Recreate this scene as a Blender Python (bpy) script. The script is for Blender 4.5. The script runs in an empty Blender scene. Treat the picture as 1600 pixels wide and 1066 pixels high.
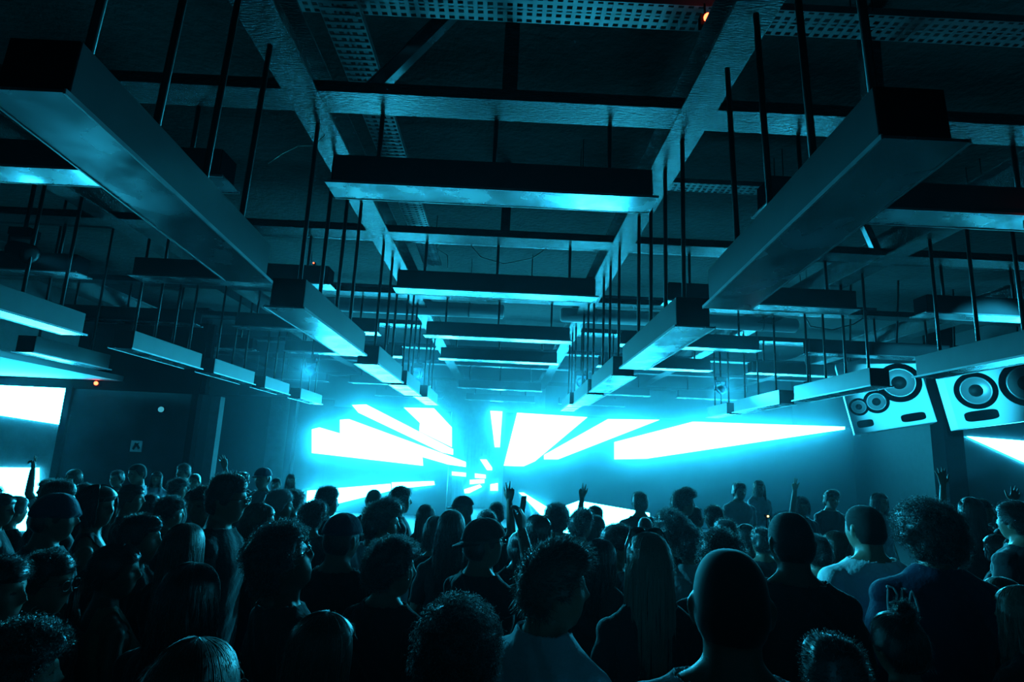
import bpy, math, random
import numpy as np
from mathutils import Vector, Matrix

random.seed(7)
np.random.seed(7)
S = bpy.context.scene
COL = S.collection

# ------------------------------------------------------------------ camera
CAM_H = 1.95
FPX = 940.0                        # focal length in pixels of the 1600 px wide frame
PPX, PPY = 800.0, 533.0
VPX, VPY = 785.0, 715.0            # where the rows of lights converge
ROLL = 0.045
d_ = np.array([(VPX - PPX) / FPX, -(VPY - PPY) / FPX, 1.0]); d_ /= np.linalg.norm(d_)
rt_ = np.array([math.cos(ROLL), -math.sin(ROLL), 0.0]); rt_ -= d_ * rt_.dot(d_); rt_ /= np.linalg.norm(rt_)
up_ = np.cross(d_, rt_)
if up_[1] < 0:
    up_ = -up_
RC = np.array([rt_, d_, up_])       # rows: world X, Y, Z in camera axes (x right, y up, z forward)
cam_data = bpy.data.cameras.new('camera')
cam_data.sensor_width = 36.0
cam_data.lens = 36.0 * FPX / 1600.0
cam_data.clip_start = 0.05
cam_data.clip_end = 200
cam = bpy.data.objects.new('camera', cam_data)
COL.objects.link(cam)
mw = Matrix.Identity(4)
for i in range(3):
    mw[i][0], mw[i][1], mw[i][2] = RC[i][0], RC[i][1], -RC[i][2]
mw[0][3], mw[1][3], mw[2][3] = 0, 0, CAM_H
cam.matrix_world = mw
S.camera = cam


def ray(x, y):
    return RC @ np.array([(x - PPX) / FPX, -(y - PPY) / FPX, 1.0])


def at_Y(x, y, Y):
    d = ray(x, y)
    return d * (Y / d[1]) + np.array([0, 0, CAM_H])


# ------------------------------------------------------------------ world, exposure
CYAN = (0.027, 0.63, 1.0)
world = bpy.data.worlds.new('dark_room')
S.world = world
world.use_nodes = True
world.node_tree.nodes['Background'].inputs[0].default_value = (0.0, 0.02, 0.04, 1)
world.node_tree.nodes['Background'].inputs[1].default_value = 0.02
S.view_settings.view_transform = 'Standard'
S.view_settings.look = 'None'
S.view_settings.gamma = 1.0
S.view_settings.exposure = 0.0
S.view_settings.use_curve_mapping = False
BAR_POWER = 66.0                   # radiance of the lit panels
HAZE_THIN, HAZE_THICK = 0.0008, 0.024   # scattering per metre: whole hall, and the smoke round the stage
HAZE_G = 0.88


# ------------------------------------------------------------------ tagging
def tag(o, label=None, cat=None, group=None, kind=None):
    if label: o['label'] = label
    if cat: o['category'] = cat
    if group: o['group'] = group
    if kind: o['kind'] = kind
    return o


def empty(name, loc, label, cat, group=None, rz=0.0):
    o = bpy.data.objects.new(name, None)
    o.empty_display_size = 0.1
    o.location = loc
    o.rotation_euler = (0, 0, rz)
    COL.objects.link(o)
    return tag(o, label, cat, group)


# ------------------------------------------------------------------ materials
def mat(name, color, rough=0.6, metal=0.0, bump=0.0, bscale=20.0, var=0.0, spec=0.5, vscale=6.0, stretch=(1, 1, 1), rvar=0.0, sheen=0.0):
    m = bpy.data.materials.new(name)
    m.use_nodes = True
    nt = m.node_tree
    b = nt.nodes['Principled BSDF']
    b.inputs['Roughness'].default_value = rough
    b.inputs['Metallic'].default_value = metal
    b.inputs['Specular IOR Level'].default_value = spec
    b.inputs['Base Color'].default_value = (*color, 1)
    b.inputs['Sheen Weight'].default_value = sheen
    b.inputs['Sheen Roughness'].default_value = 0.35
    tc = nt.nodes.new('ShaderNodeTexCoord')
    mp = nt.nodes.new('ShaderNodeMapping')
    mp.inputs['Scale'].default_value = stretch
    nt.links.new(tc.outputs['Object'], mp.inputs['Vector'])
    if var > 0 or rvar > 0:
        n = nt.nodes.new('ShaderNodeTexNoise')
        n.inputs['Scale'].default_value = vscale
        n.inputs['Detail'].default_value = 6
        nt.links.new(mp.outputs[0], n.inputs['Vector'])
        if var > 0:
            r = nt.nodes.new('ShaderNodeValToRGB')
            r.color_ramp.elements[0].position = 0.3
            r.color_ramp.elements[1].position = 0.7
            r.color_ramp.elements[0].color = (*[c * (1 - var) for c in color], 1)
            r.color_ramp.elements[1].color = (*[min(1, c * (1 + var)) for c in color], 1)
            nt.links.new(n.outputs['Fac'], r.inputs['Fac'])
            nt.links.new(r.outputs[0], b.inputs['Base Color'])
        if rvar > 0:
            mr = nt.nodes.new('ShaderNodeMapRange')
            mr.inputs['From Min'].default_value = 0.3
            mr.inputs['From Max'].default_value = 0.7
            mr.inputs['To Min'].default_value = max(0.05, rough - rvar)
            mr.inputs['To Max'].default_value = min(1, rough + rvar)
            nt.links.new(n.outputs['Fac'], mr.inputs['Value'])
            nt.links.new(mr.outputs[0], b.inputs['Roughness'])
    if bump > 0:
        n2 = nt.nodes.new('ShaderNodeTexNoise')
        n2.inputs['Scale'].default_value = bscale
        n2.inputs['Detail'].default_value = 5
        nt.links.new(mp.outputs[0], n2.inputs['Vector'])
        bp = nt.nodes.new('ShaderNodeBump')
        bp.inputs['Strength'].default_value = bump
        bp.inputs['Distance'].default_value = 0.02
        nt.links.new(n2.outputs['Fac'], bp.inputs['Height'])
        nt.links.new(bp.outputs[0], b.inputs['Normal'])
    return m


def emit(name, color, power):
    m = bpy.data.materials.new(name)
    m.use_nodes = True
    nt = m.node_tree
    nt.nodes.remove(nt.nodes['Principled BSDF'])
    e = nt.nodes.new('ShaderNodeEmission')
    e.inputs['Color'].default_value = (*color, 1)
    e.inputs['Strength'].default_value = power
    nt.links.new(e.outputs[0], nt.nodes['Material Output'].inputs['Surface'])
    return m


M_LIT = emit('lit_cyan_panel', CYAN, BAR_POWER)
M_LIT_SOFT = emit('lit_cyan_panel_soft', CYAN, BAR_POWER * 0.6)
M_RED = emit('red_led', (1.0, 0.06, 0.02), 14.0)
M_AMBER = emit('amber_led', (1.0, 0.42, 0.1), 10.0)
M_BLACK = mat('black_paint', (0.008, 0.009, 0.010), 0.9, 0.0, spec=0.0)
M_HOUSING = mat('grey_lamp_housing', (0.05, 0.053, 0.057), 0.48, 0.3, var=0.12, vscale=4)
M_ENDCAP = mat('black_end_cap', (0.005, 0.005, 0.006), 0.9, spec=0.0)
M_PLATE = mat('brushed_metal_plate', (0.30, 0.315, 0.33), 0.25, 0.92, var=0.18, vscale=3.0, rvar=0.12)
M_ROD = mat('dark_steel_rod', (0.015, 0.015, 0.016), 0.5, 0.3)
M_BEAM = mat('old_painted_beam', (0.045, 0.047, 0.05), 0.22, 0.4, bump=1.0, bscale=70, var=0.4, vscale=9, stretch=(0.3, 1.0, 1.0))
M_GALV = mat('galvanised_tray', (0.30, 0.31, 0.32), 0.4, 0.6, var=0.2)
M_CEIL = mat('sprayed_ceiling_insulation', (0.006, 0.0085, 0.008), 0.95, 0.0, bump=1.0, bscale=14, var=0.5, vscale=5)
M_WALL = mat('dark_wall', (0.014, 0.016, 0.018), 0.7, 0.0, bump=0.2, bscale=30, var=0.3)
M_WALL2 = mat('dark_panel', (0.02, 0.022, 0.025), 0.35, 0.0, var=0.3, vscale=2)
M_FLOOR = mat('dark_floor', (0.012, 0.012, 0.013), 0.6, 0.0, var=0.3)
M_GLASS = mat('smoked_glass_panel', (0.02, 0.025, 0.03), 0.12, 0.0, var=0.3, vscale=1.2, rvar=0.08)
M_SOFFIT = mat('white_soffit', (0.7, 0.72, 0.72), 0.8)
M_WHITE = mat('white_cabinet', (0.8, 0.82, 0.82), 0.45)
M_CONE = mat('speaker_cone', (0.012, 0.012, 0.013), 0.5, spec=0.15)
M_RING = mat('speaker_surround', (0.5, 0.5, 0.5), 0.35, 0.6)
M_DUCT = mat('pale_duct', (0.6, 0.62, 0.62), 0.5, 0.2)
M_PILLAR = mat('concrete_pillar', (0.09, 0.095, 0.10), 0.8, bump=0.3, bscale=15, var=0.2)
M_CABLE = mat('cable_jacket', (0.15, 0.15, 0.15), 0.5)


# ------------------------------------------------------------------ mesh helpers
class MB:
    """collects simple solids and links them as one mesh object"""
    def __init__(s):
        s.v = []; s.f = []; s.mi = []

    def add(s, v, f, mi=0):
        n = len(s.v)
        s.v += [tuple(p) for p in v]
        s.f += [tuple(i + n for i in q) for q in f]
        s.mi += [mi] * len(f)

    def box(s, x0, x1, y0, y1, z0, z1, mi=0):
        v = [(x, y, z) for z in (z0, z1) for y in (y0, y1) for x in (x0, x1)]
        s.add(v, [(0, 2, 3, 1), (4, 5, 7, 6), (0, 1, 5, 4), (2, 6, 7, 3), (0, 4, 6, 2), (1, 3, 7, 5)], mi)

    def tube(s, pts, r, n=8, mi=0, caps=True):
        pts = [Vector(p) for p in pts]
        rr = r if isinstance(r, (list, tuple)) else [r] * len(pts)
        v = []; f = []
        for i, p in enumerate(pts):
            a = pts[max(i - 1, 0)]; b = pts[min(i + 1, len(pts) - 1)]
            t = (b - a).normalized()
            h = Vector((0, 0, 1)) if abs(t.z) < 0.9 else Vector((1, 0, 0))
            u = t.cross(h).normalized(); w = t.cross(u).normalized()
            for k in range(n):
                an = 2 * math.pi * k / n
                v.append(p + (u * math.cos(an) + w * math.sin(an)) * rr[i])
        for i in range(len(pts) - 1):
            for k in range(n):
                a = i * n + k; b = i * n + (k + 1) % n
                f.append((a, b, b + n, a + n))
        if caps:
            f.append(tuple(range(n))[::-1]); f.append(tuple(range((len(pts) - 1) * n, len(pts) * n)))
        s.add(v, f, mi)

    def lathe(s, prof, n=28, axis='y', c=(0, 0, 0), mi=0):
        """profile of (radius, offset along the axis)"""
        v = []; f = []
        for r, o in prof:
            for k in range(n):
                a = 2 * math.pi * k / n
                if axis == 'y': v.append((c[0] + r * math.cos(a), c[1] + o, c[2] + r * math.sin(a)))
                elif axis == 'z': v.append((c[0] + r * math.cos(a), c[1] + r * math.sin(a), c[2] + o))
                else: v.append((c[0] + o, c[1] + r * math.cos(a), c[2] + r * math.sin(a)))
        for i in range(len(prof) - 1):
            for k in range(n):
                a = i * n + k; b = i * n + (k + 1) % n
                f.append((a, b, b + n, a + n))
        f.append(tuple(range(n))[::-1]); f.append(tuple(range((len(prof) - 1) * n, len(prof) * n)))
        s.add(v, f, mi)

    def prism(s, poly, y0, y1, mi=0):
        """polygon of (x, z) extruded in y"""
        n = len(poly)
        v = [(x, y0, z) for x, z in poly] + [(x, y1, z) for x, z in poly]
        f = [tuple(range(n)), tuple(range(n, 2 * n))[::-1]]
        for i in range(n):
            j = (i + 1) % n
            f.append((i, i + n, j + n, j))
        s.add(v, f, mi)

    def mesh(s, name, mats, smooth=False):
        me = bpy.data.meshes.new(name)
        me.from_pydata([tuple(p) for p in s.v], [], s.f)
        for m in (mats if isinstance(mats, (list, tuple)) else [mats]):
            me.materials.append(m)
        me.polygons.foreach_set('material_index', s.mi)
        me.polygons.foreach_set('use_smooth', [smooth] * len(s.f))
        me.update()
        import bmesh
        bm = bmesh.new(); bm.from_mesh(me); bmesh.ops.recalc_face_normals(bm, faces=bm.faces); bm.to_mesh(me); bm.free()
        return me

    def build(s, name, mats, parent=None, smooth=False, loc=(0, 0, 0)):
        o = bpy.data.objects.new(name, s.mesh(name, mats, smooth))
        o.location = loc
        COL.objects.link(o)
        if parent: o.parent = parent
        return o


def bevel(o, w=0.006, seg=2):
    m = o.modifiers.new('edge', 'BEVEL'); m.width = w; m.segments = seg; m.limit_method = 'ANGLE'
    return o


def struct(name, m, *boxes):
    b = MB()
    for q in boxes: b.box(*q)
    o = b.build(name, m)
    o['kind'] = 'structure'
    return o


# ------------------------------------------------------------------ room shell
X0, X1, Y0, Y1, ZC = -11.0, 12.0, -2.2, 25.0, 5.75
struct('floor', M_FLOOR, (X0, X1, Y0, Y1, -0.1, 0.0))
struct('ceiling', M_CEIL, (X0, X1, Y0, Y1, ZC, ZC + 0.1))
struct('wall_back', M_WALL, (X0, X1, Y1, Y1 + 0.1, 0, ZC))
struct('wall_front', M_WALL, (X0, X1, Y0 - 0.1, Y0, 0, ZC))
struct('wall_left', M_WALL, (X0 - 0.1, X0, Y0, Y1, 0, ZC))
struct('wall_right', M_WALL, (X1, X1 + 0.1, Y0, Y1, 0, ZC))
# dark stage walls the lit panels hang on, with the recess between them
YS = 20.0
struct('wall_stage_left', M_WALL2, (-5.75, -1.75, YS + 0.06, YS + 0.2, 0, 3.36))
struct('wall_stage_right', M_WALL2, (0.05, 11.6, YS + 0.06, YS + 0.2, 0, 3.42))
# vertical cladding of the recess
b = MB()
b.box(-3.2, 1.6, 23.9, 24.0, 0, 5.0)
for k in range(34):
    x = -3.1 + k * 0.14
    b.box(x, x + 0.07, 23.84, 23.9, 0, 3.3)
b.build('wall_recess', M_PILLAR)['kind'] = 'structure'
# partition on the left: posts, header and smoked glass
YP = 11.3
struct('wall_partition_header', M_BLACK, (-11, -5.6, YP - 0.02, YP + 0.14, 2.86, 3.02), (-8.1, -5.6, YP, YP + 0.12, 3.02, 4.2))
struct('wall_partition_post', M_BLACK, (-8.16, -8.04, YP - 0.04, YP + 0.14, 0, 2.9), (-5.82, -5.7, YP - 0.04, YP + 0.14, 0, 4.2))
g = struct('window_1', M_GLASS, (-8.04, -5.82, YP + 0.03, YP + 0.07, 0, 2.86))
struct('wall_partition_left', M_WALL, (-11, -8.16, YP + 0.12, YP + 0.24, 0, 3.0))
struct('ceiling_soffit', M_SOFFIT, (-11, -7.15, 5.5, YP + 0.1, 3.03, 3.13))
# pillars and lintel of the far left wall
struct('wall_far_left', M_WALL, (-11, -5.75, 20.3, 20.45, 0, 3.6))
PIL = []
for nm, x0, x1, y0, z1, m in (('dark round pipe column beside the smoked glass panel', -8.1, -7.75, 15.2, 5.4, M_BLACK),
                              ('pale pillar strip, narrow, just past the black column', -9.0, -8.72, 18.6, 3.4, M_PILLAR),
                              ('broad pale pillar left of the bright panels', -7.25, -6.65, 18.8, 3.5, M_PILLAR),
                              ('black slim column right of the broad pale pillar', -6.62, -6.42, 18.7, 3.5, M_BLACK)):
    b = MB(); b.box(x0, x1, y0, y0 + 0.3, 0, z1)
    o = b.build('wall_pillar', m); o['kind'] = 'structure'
# column and ducts of the right wall
struct('wall_column_right', M_BLACK, (9.15, 9.55, 12.5, 12.9, 0, 5.6))
struct('wall_side_right', M_WALL2, (9.55, 12.0, 12.7, 12.8, 0, 3.3))

# main beams along the room, cross beams over each row of lights
ZB = 4.70
for i, x in enumerate((-8.35, -5.15, -1.72, 1.42, 4.92, 8.1)):
    b = MB()
    b.box(x - 0.14, x + 0.14, Y0, 24, ZB, ZB + 0.02)
    b.box(x - 0.02, x + 0.02, Y0, 24, ZB + 0.02, ZB + 0.30)
    b.box(x - 0.14, x + 0.14, Y0, 24, ZB + 0.30, ZB + 0.32)
    o = b.build('ceiling_beam', M_BEAM); o['kind'] = 'structure'
ROWS = (4.45, 7.45, 10.45, 13.0, 15.8, 18.6, 22.6)
for y in ROWS:
    b = MB()
    b.box(X0, X1, y - 0.17, y + 0.13, ZB + 0.005, ZB + 0.10)
    o = b.build('ceiling_beam', M_BEAM); o['kind'] = 'structure'
for y in (8.3, 14.4, 17.2, 20.2):
    b = MB(); b.box(X0, X1, y - 0.03, y + 0.03, 4.95, 5.05)
    b.build('ceiling_beam', M_BEAM)['kind'] = 'structure'

# ------------------------------------------------------------------ pendant lights
ORD = ('first', 'second', 'third', 'fourth', 'fifth', 'sixth', 'seventh', 'eighth')


def pendant(label, group, cx, cy, z, length, along_x, rods, top, z2=None, gap=0.14):
    """housing box with dark ends on a wider bottom plate, hung on rods; z is the plate's underside (z2 at the far end)"""
    r = empty('pendant_light', (cx, cy, z), label, 'light', group)
    hl = length / 2
    z2 = z if z2 is None else z2
    tilt = math.atan2(z2 - z, length)
    hb = MB()
    hb.box(-0.13, 0.13, -hl + 0.05, hl - 0.05, 0.012, 0.25)
    h = bevel(hb.build('housing', M_HOUSING, r), 0.004)
    for y0, y1 in ((-hl + 0.044, -hl + 0.05), (hl - 0.05, hl - 0.044)):
        e = MB(); e.box(-0.126, 0.126, y0, y1, 0.016, 0.246); e.build('end_cap', M_ENDCAP, r)
    pb = MB()
    pb.box(-0.155, 0.155, -hl, hl, 0.0, 0.012)
    p = pb.build('base_plate', M_PLATE, r)
    lip = MB()
    for sx in (-1, 1):
        lip.box(sx * 0.155 - 0.004, sx * 0.155 + 0.004, -hl, hl, -0.004, 0.016)
    lip.build('plate_rim', M_GALV, p)
    for t in rods:
        rb = MB(); y = t * hl
        rise = y * math.sin(tilt)
        rb.tube([(0, y, 0.25), (0, y, top - z - gap * 0 - (z2 - z) / 2 - rise * 0 + 0.0)], 0.019, 8)
        rb.tube([(0, y, 0.25), (0, y, 0.275)], 0.034, 10)
        rb.build('suspension_rod', M_ROD, r, True)
    if along_x:
        r.rotation_euler = (0, 0, -math.pi / 2)
    elif z2 != z:
        r.location.z = (z + z2) / 2
        r.rotation_euler = (tilt, 0, 0)
    return r


ZT = CAM_H + 2.07
SPANS = (('far left', -8.15, -5.53), ('left', -4.88, -2.30), ('middle', -1.50, 1.14), ('right', 2.0, 4.52), ('far right', 5.35, 7.95))
for k, y in enumerate(ROWS):
    if k == 4: continue
    n = k if k < 4 else k - 1
    for bay, x0, x1 in SPANS:
        if k == 6 and bay in ('far left', 'far right'): continue
        where = {'middle': 'middle bay', 'left': 'bay just left of the middle', 'right': 'bay just right of the middle',
                 'far left': 'outermost left bay', 'far right': 'outermost right bay'}[bay]
        pendant(f'crosswise dark box light, {where}, {ORD[n]} row from the camera',
                'crosswise pendant lights', (x0 + x1) / 2, y + 0.14, ZT, x1 - x0, True,
                (-0.72, 0.0, 0.72), ZB + 0.006)
LONG = {'left centre row': (-1.725, ((1.9, 3.85, 1.17, 1.06), (4.5, 6.68, 1.05, 1.05), (7.35, 9.2, 1.05, 1.05), (9.6, 11.25, 1.06, 1.06), (12.3, 14.3, 1.14, 1.14))),
        'right centre row': (1.425, ((1.9, 3.82, 1.15, 1.02), (4.47, 6.7, 1.04, 1.04), (7.2, 9.1, 1.03, 1.03), (9.4, 11.4, 1.03, 1.03), (12.0, 13.8, 1.1, 1.1))),
        'outer row on the left': (-5.02, ((4.7, 6.9, 1.17, 1.17), (7.75, 9.65, 1.17, 1.17), (10.0, 11.75, 1.17, 1.17), (12.2, 13.7, 1.17, 1.17), (14.4, 16.2, 1.17, 1.17))),
        'outer row on the right': (4.92, ((4.7, 6.95, 1.13, 1.13), (7.75, 9.95, 1.13, 1.13), (10.4, 12.6, 1.13, 1.13), (12.9, 14.25, 1.13, 1.13)))}
for row, (x, items) in LONG.items():
    for k, (ya, yb, ha, hb_) in enumerate(items):
        pendant(f'lengthwise grey box light in the {row}, {ORD[k]} one from the camera',
                'lengthwise pendant lights', x, (ya + yb) / 2, CAM_H + ha, yb - ya, False, (-0.75, -0.25, 0.25, 0.75) if k < 2 else (-0.6, 0.1, 0.7), ZB, CAM_H + hb_)
pendant('lengthwise box light hung low beside the bright soffit over the left partition', 'lengthwise pendant lights',
        -6.85, 9.35, CAM_H + 1.16, 1.75, False, (-0.7, 0.6), ZC + 0.005)

# ------------------------------------------------------------------ lit panels
def lit_panel(label, px, Y, m=None, depth=0.03, gap=0.06, stand=False):
    pts = [at_Y(x, y, Y) for x, y in px]
    cx = sum(p[0] for p in pts) / len(pts); cz = sum(p[2] for p in pts) / len(pts)
    r = empty('light_panel', (cx, Y, cz), label, 'light panel', 'lit panels')
    poly = [(p[0] - cx, p[2] - cz) for p in pts]
    fb = MB(); fb.prism(poly, 0, depth); fb.build('diffuser', m or M_LIT, r)
    hb = MB(); hb.prism([(x * 0.98, z * 0.98) for x, z in poly], depth, gap)
    if stand:
        xs = [q[0] for q in poly]; hb.box(min(xs) * .9, max(xs) * .9, depth, gap + .3, -cz, min(q[1] for q in poly) + .1); hb.build('back_box', M_BLACK, r)
    return r


lit_panel('long thick white bar of light, lowest of the slanting bars left of the stage', [(487, 671), (499, 668), (660, 715), (661, 728), (487, 708)], YS)
lit_panel('white slanting bar of light between the thick bar and the upper slanting one', [(531, 656), (545, 655), (728, 722), (728, 730), (700, 726), (531, 677)], YS)
lit_panel('uppermost slanting bar of light, rising to the top left corner of the left stage wall', [(550, 633), (572, 632), (708, 702), (708, 711), (690, 707), (560, 645)], YS)
lit_panel('big white patch of light at the inner top corner of the left stage wall', [(631, 637), (678, 638), (706, 668), (706, 699), (655, 674), (656, 661)], YS)
lit_panel('broad low bar of light behind the dark heads left of the stage', [(480, 767), (610, 756), (611, 767), (500, 794), (478, 797)], YS)
lit_panel('thin low bar of light pointing at the stage from the left', [(612, 754), (678, 752), (679, 758), (612, 765)], YS)
lit_panel('narrow upright bar of light in the gap between the stage walls', [(766, 642), (785, 643), (781, 699), (773, 699)], 23.84 - 0.06)
lit_panel('largest fan-shaped white panel directly right of the upright bar', [(808, 645), (918, 652), (836, 721), (818, 729), (787, 728)], YS)
lit_panel('slanting white wedge right of the big fan-shaped panel', [(850, 718), (850, 711), (950, 655), (1031, 656), (872, 718)], YS)
lit_panel('longest wedge of white light tapering to a point on the right stage wall', [(960, 691), (1083, 659), (1320, 667), (1320, 671), (1010, 717), (960, 718)], YS)
YC = 23.84 - 0.06
lit_panel('small tilted white lozenge of light in the stage gap', [(750, 718), (760, 718), (769, 731), (769, 735), (761, 735)], YC)
lit_panel('small level white dash of light nearest the left stage wall edge', [(706, 737), (728, 739), (728, 745), (706, 743)], YC)
lit_panel('upper of two small white dashes above the raised hand', [(742, 740), (759, 742), (759, 748), (742, 747)], YC)
lit_panel('lower of two small white dashes left of the raised hand', [(734, 750), (757, 749), (757, 755), (734, 757)], YC)
lit_panel('small white dash tilted upwards over the capped head', [(725, 765), (750, 757), (753, 761), (733, 771), (726, 771)], YC)
lit_panel('small square white spot of light touching the raised wrist', [(766, 757), (778, 755), (778, 767), (766, 767)], YC)
lit_panel('short white bar slanting down beside the held up phone', [(811, 770), (818, 770), (862, 797), (862, 812), (846, 806)], YS)
lit_panel('wide low white panel behind the heads right of the phone', [(880, 792), (905, 783), (1015, 802), (1016, 832), (935, 842), (880, 832)], 12.0, stand=True)
lit_panel('wedge of white light at the far right edge on the side wall', [(1512, 682), (1600, 689), (1700, 697), (1700, 762), (1600, 722)], 12.64)
lit_panel('white light box under the soffit of the left partition', [(-60, 597), (107, 605), (102, 665), (-60, 640)], YP + 0.06, M_LIT)
lit_panel('lower white light box behind the heads at the left edge', [(-60, 730), (60, 731), (60, 762), (76, 763), (62, 830), (-60, 829)], YP + 0.06, M_LIT_SOFT)


# ------------------------------------------------------------------ haze
def haze(name, label, density, x0, x1, y0, y1, z0, z1):
    m = bpy.data.materials.new(name)
    m.use_nodes = True
    nt = m.node_tree
    nt.nodes.remove(nt.nodes['Principled BSDF'])
    vs = nt.nodes.new('ShaderNodeVolumeScatter')
    vs.inputs['Color'].default_value = (0.6, 0.86, 1.0, 1)
    vs.inputs['Density'].default_value = density
    vs.inputs['Anisotropy'].default_value = HAZE_G
    nt.links.new(vs.outputs[0], nt.nodes['Material Output'].inputs['Volume'])
    b = MB(); b.box(x0, x1, y0, y1, z0, z1)
    tag(b.build(name, m), label, 'haze', kind='stuff')


haze('hall_haze', 'thin blue haze filling the whole hall', HAZE_THIN, X0 - .6, X1 + .6, Y0 - .6, Y1 + .6, -0.6, ZC + .6)
haze('stage_haze', 'thick blue smoke hanging round the stage lights', HAZE_THICK, X0 - .5, X1 + .5, 14.32, Y1 + .5, -0.5, ZC + .5)
# ------------------------------------------------------------------ people: materials
M_SKIN = mat('skin_warm', (0.22, 0.145, 0.105), 0.5, spec=0.35)
M_SKIN_D = mat('skin_brown', (0.11, 0.065, 0.045), 0.48, spec=0.35)
M_LIP = mat('lips', (0.28, 0.13, 0.11), 0.4)
M_EYE = mat('eye', (0.05, 0.05, 0.05), 0.15)
M_HAIR = {'black': mat('hair_black', (0.012, 0.011, 0.010), 0.38, spec=0.6, sheen=0.45), 'brown': mat('hair_brown', (0.05, 0.032, 0.02), 0.4, spec=0.6, sheen=0.45),
          'blond': mat('hair_blond', (0.15, 0.13, 0.10), 0.42, spec=0.6, sheen=0.45), 'grey': mat('hair_grey', (0.30, 0.30, 0.30), 0.45)}
M_STUBBLE = mat('cropped_hair', (0.014, 0.012, 0.011), 0.8, spec=0.2, sheen=0.2)
M_CLOTH = {k: mat('cloth_' + k, c, 0.85, bump=0.25, bscale=60, sheen=0.3) for k, c in
           {'black': (0.012, 0.012, 0.014), 'charcoal': (0.04, 0.042, 0.045), 'navy': (0.02, 0.03, 0.07), 'white': (0.72, 0.74, 0.75),
            'grey': (0.22, 0.23, 0.24), 'olive': (0.10, 0.12, 0.07), 'light': (0.42, 0.46, 0.52), 'denim': (0.05, 0.07, 0.12)}.items()}
M_SHOE = mat('shoe_leather', (0.03, 0.03, 0.03), 0.5)
M_FRAME = mat('glasses_frame', (0.05, 0.05, 0.055), 0.2, 0.4)
M_PHONE = mat('phone_shell', (0.03, 0.03, 0.035), 0.15)
M_GOLD = mat('polished_metal', (0.7, 0.6, 0.45), 0.25, 1.0)


def gs(x, s):
    return np.exp(-(x / s) ** 2)


def smooth01(a, b_, x):
    t = np.clip((x - a) / (b_ - a), 0, 1)
    return t * t * (3 - 2 * t)


def head_surface(d, fem=False, k=1.0):
    """unit directions -> head surface, face to +Y, origin between the ears"""
    x, y, z = d[:, 0].copy(), d[:, 1].copy(), d[:, 2].copy()
    X = x * 0.0765; Y = np.where(y > 0, y * 0.094, y * 0.104); Z = np.where(z > 0, z * 0.114, z * 0.124)
    # rounder skull
    sup = (np.abs(x) ** 2.4 + np.abs(y) ** 2.4 + np.abs(z) ** 2.4) ** (-1 / 2.4)
    X *= sup; Y *= sup; Z *= sup
    t = np.clip(-Z / 0.124, 0, 1.2)
    X *= 1 - (0.34 if fem else 0.27) * t ** 1.6
    back = Y < 0
    Y = np.where(back, Y * (1 - 0.5 * smooth01(0.25, 1.0, t)), Y)
    Y += np.where(~back, 0.004 * t, 0)
    f = smooth01(0.02, 0.07, Y)
    Y += f * 0.026 * gs(X, 0.0125) * np.where(Z > -0.022, gs(Z + 0.022, 0.030), gs(Z + 0.022, 0.011))
    Y += f * 0.008 * gs(X, 0.009) * gs(Z - 0.008, 0.02)
    X += f * np.sign(X) * 0.004 * gs(np.abs(X) - 0.012, 0.008) * gs(Z + 0.026, 0.010)
    for sx in (-1, 1):
        Y -= f * 0.013 * gs(X - sx * 0.031, 0.017) * gs(Z - 0.010, 0.013)
        Y += f * 0.005 * gs(X - sx * 0.031, 0.010) * gs(Z - 0.009, 0.008)
        X += sx * 0.004 * gs(X - sx * 0.055, 0.025) * gs(Z + 0.020, 0.022)
    Y += f * 0.006 * gs(X, 0.052) * gs(Z - 0.033, 0.010) * (0.6 if fem else 1)
    Y += f * (0.007 * gs(X, 0.022) * (gs(Z + 0.058, 0.006) + 1.1 * gs(Z + 0.072, 0.007)) - 0.005 * gs(X, 0.024) * gs(Z + 0.065, 0.004))
    Y += f * 0.011 * gs(X, 0.024) * gs(Z + 0.105, 0.016)
    return np.stack([X, Y, Z], 1) * k


def sphere_grid(nu, nv):
    u = np.linspace(0, 2 * np.pi, nu, endpoint=False)
    v = np.linspace(0, np.pi, nv + 2)[1:-1]
    U, W = np.meshgrid(u, v)
    d = np.stack([np.sin(W) * np.sin(U), np.sin(W) * np.cos(U), np.cos(W)], -1).reshape(-1, 3)
    d = np.vstack([d, [[0, 0, 1], [0, 0, -1]]])
    F = []
    for j in range(nv - 1):
        for i in range(nu):
            a = j * nu + i; b_ = j * nu + (i + 1) % nu
            F.append((a, a + nu, b_ + nu, b_))
    n = nu * nv
    for i in range(nu):
        F.append((n, i, (i + 1) % nu)); F.append((n + 1, (nv - 1) * nu + (i + 1) % nu, (nv - 1) * nu + i))
    return d, F


SPH_D, SPH_F = sphere_grid(14, 9)


def ball(mb, c, r, rot=None):
    r = np.array([r, r, r]) if np.isscalar(r) else np.array(r)
    p = SPH_D * r
    if rot is not None: p = p @ np.array(rot).T
    mb.add(p + np.array(c), SPH_F)


def limb(mb, pts, rad, n=14):
    """tapering tube with round joints"""
    mb.tube(pts, list(rad), n)
    for p, r in zip(pts, rad): ball(mb, p, r * 1.0)


def frame_of(yaw, pitch, tilt=0.0):
    return np.array(Matrix.Rotation(yaw, 3, 'Z') @ Matrix.Rotation(pitch, 3, 'X') @ Matrix.Rotation(tilt, 3, 'Y'))


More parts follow.
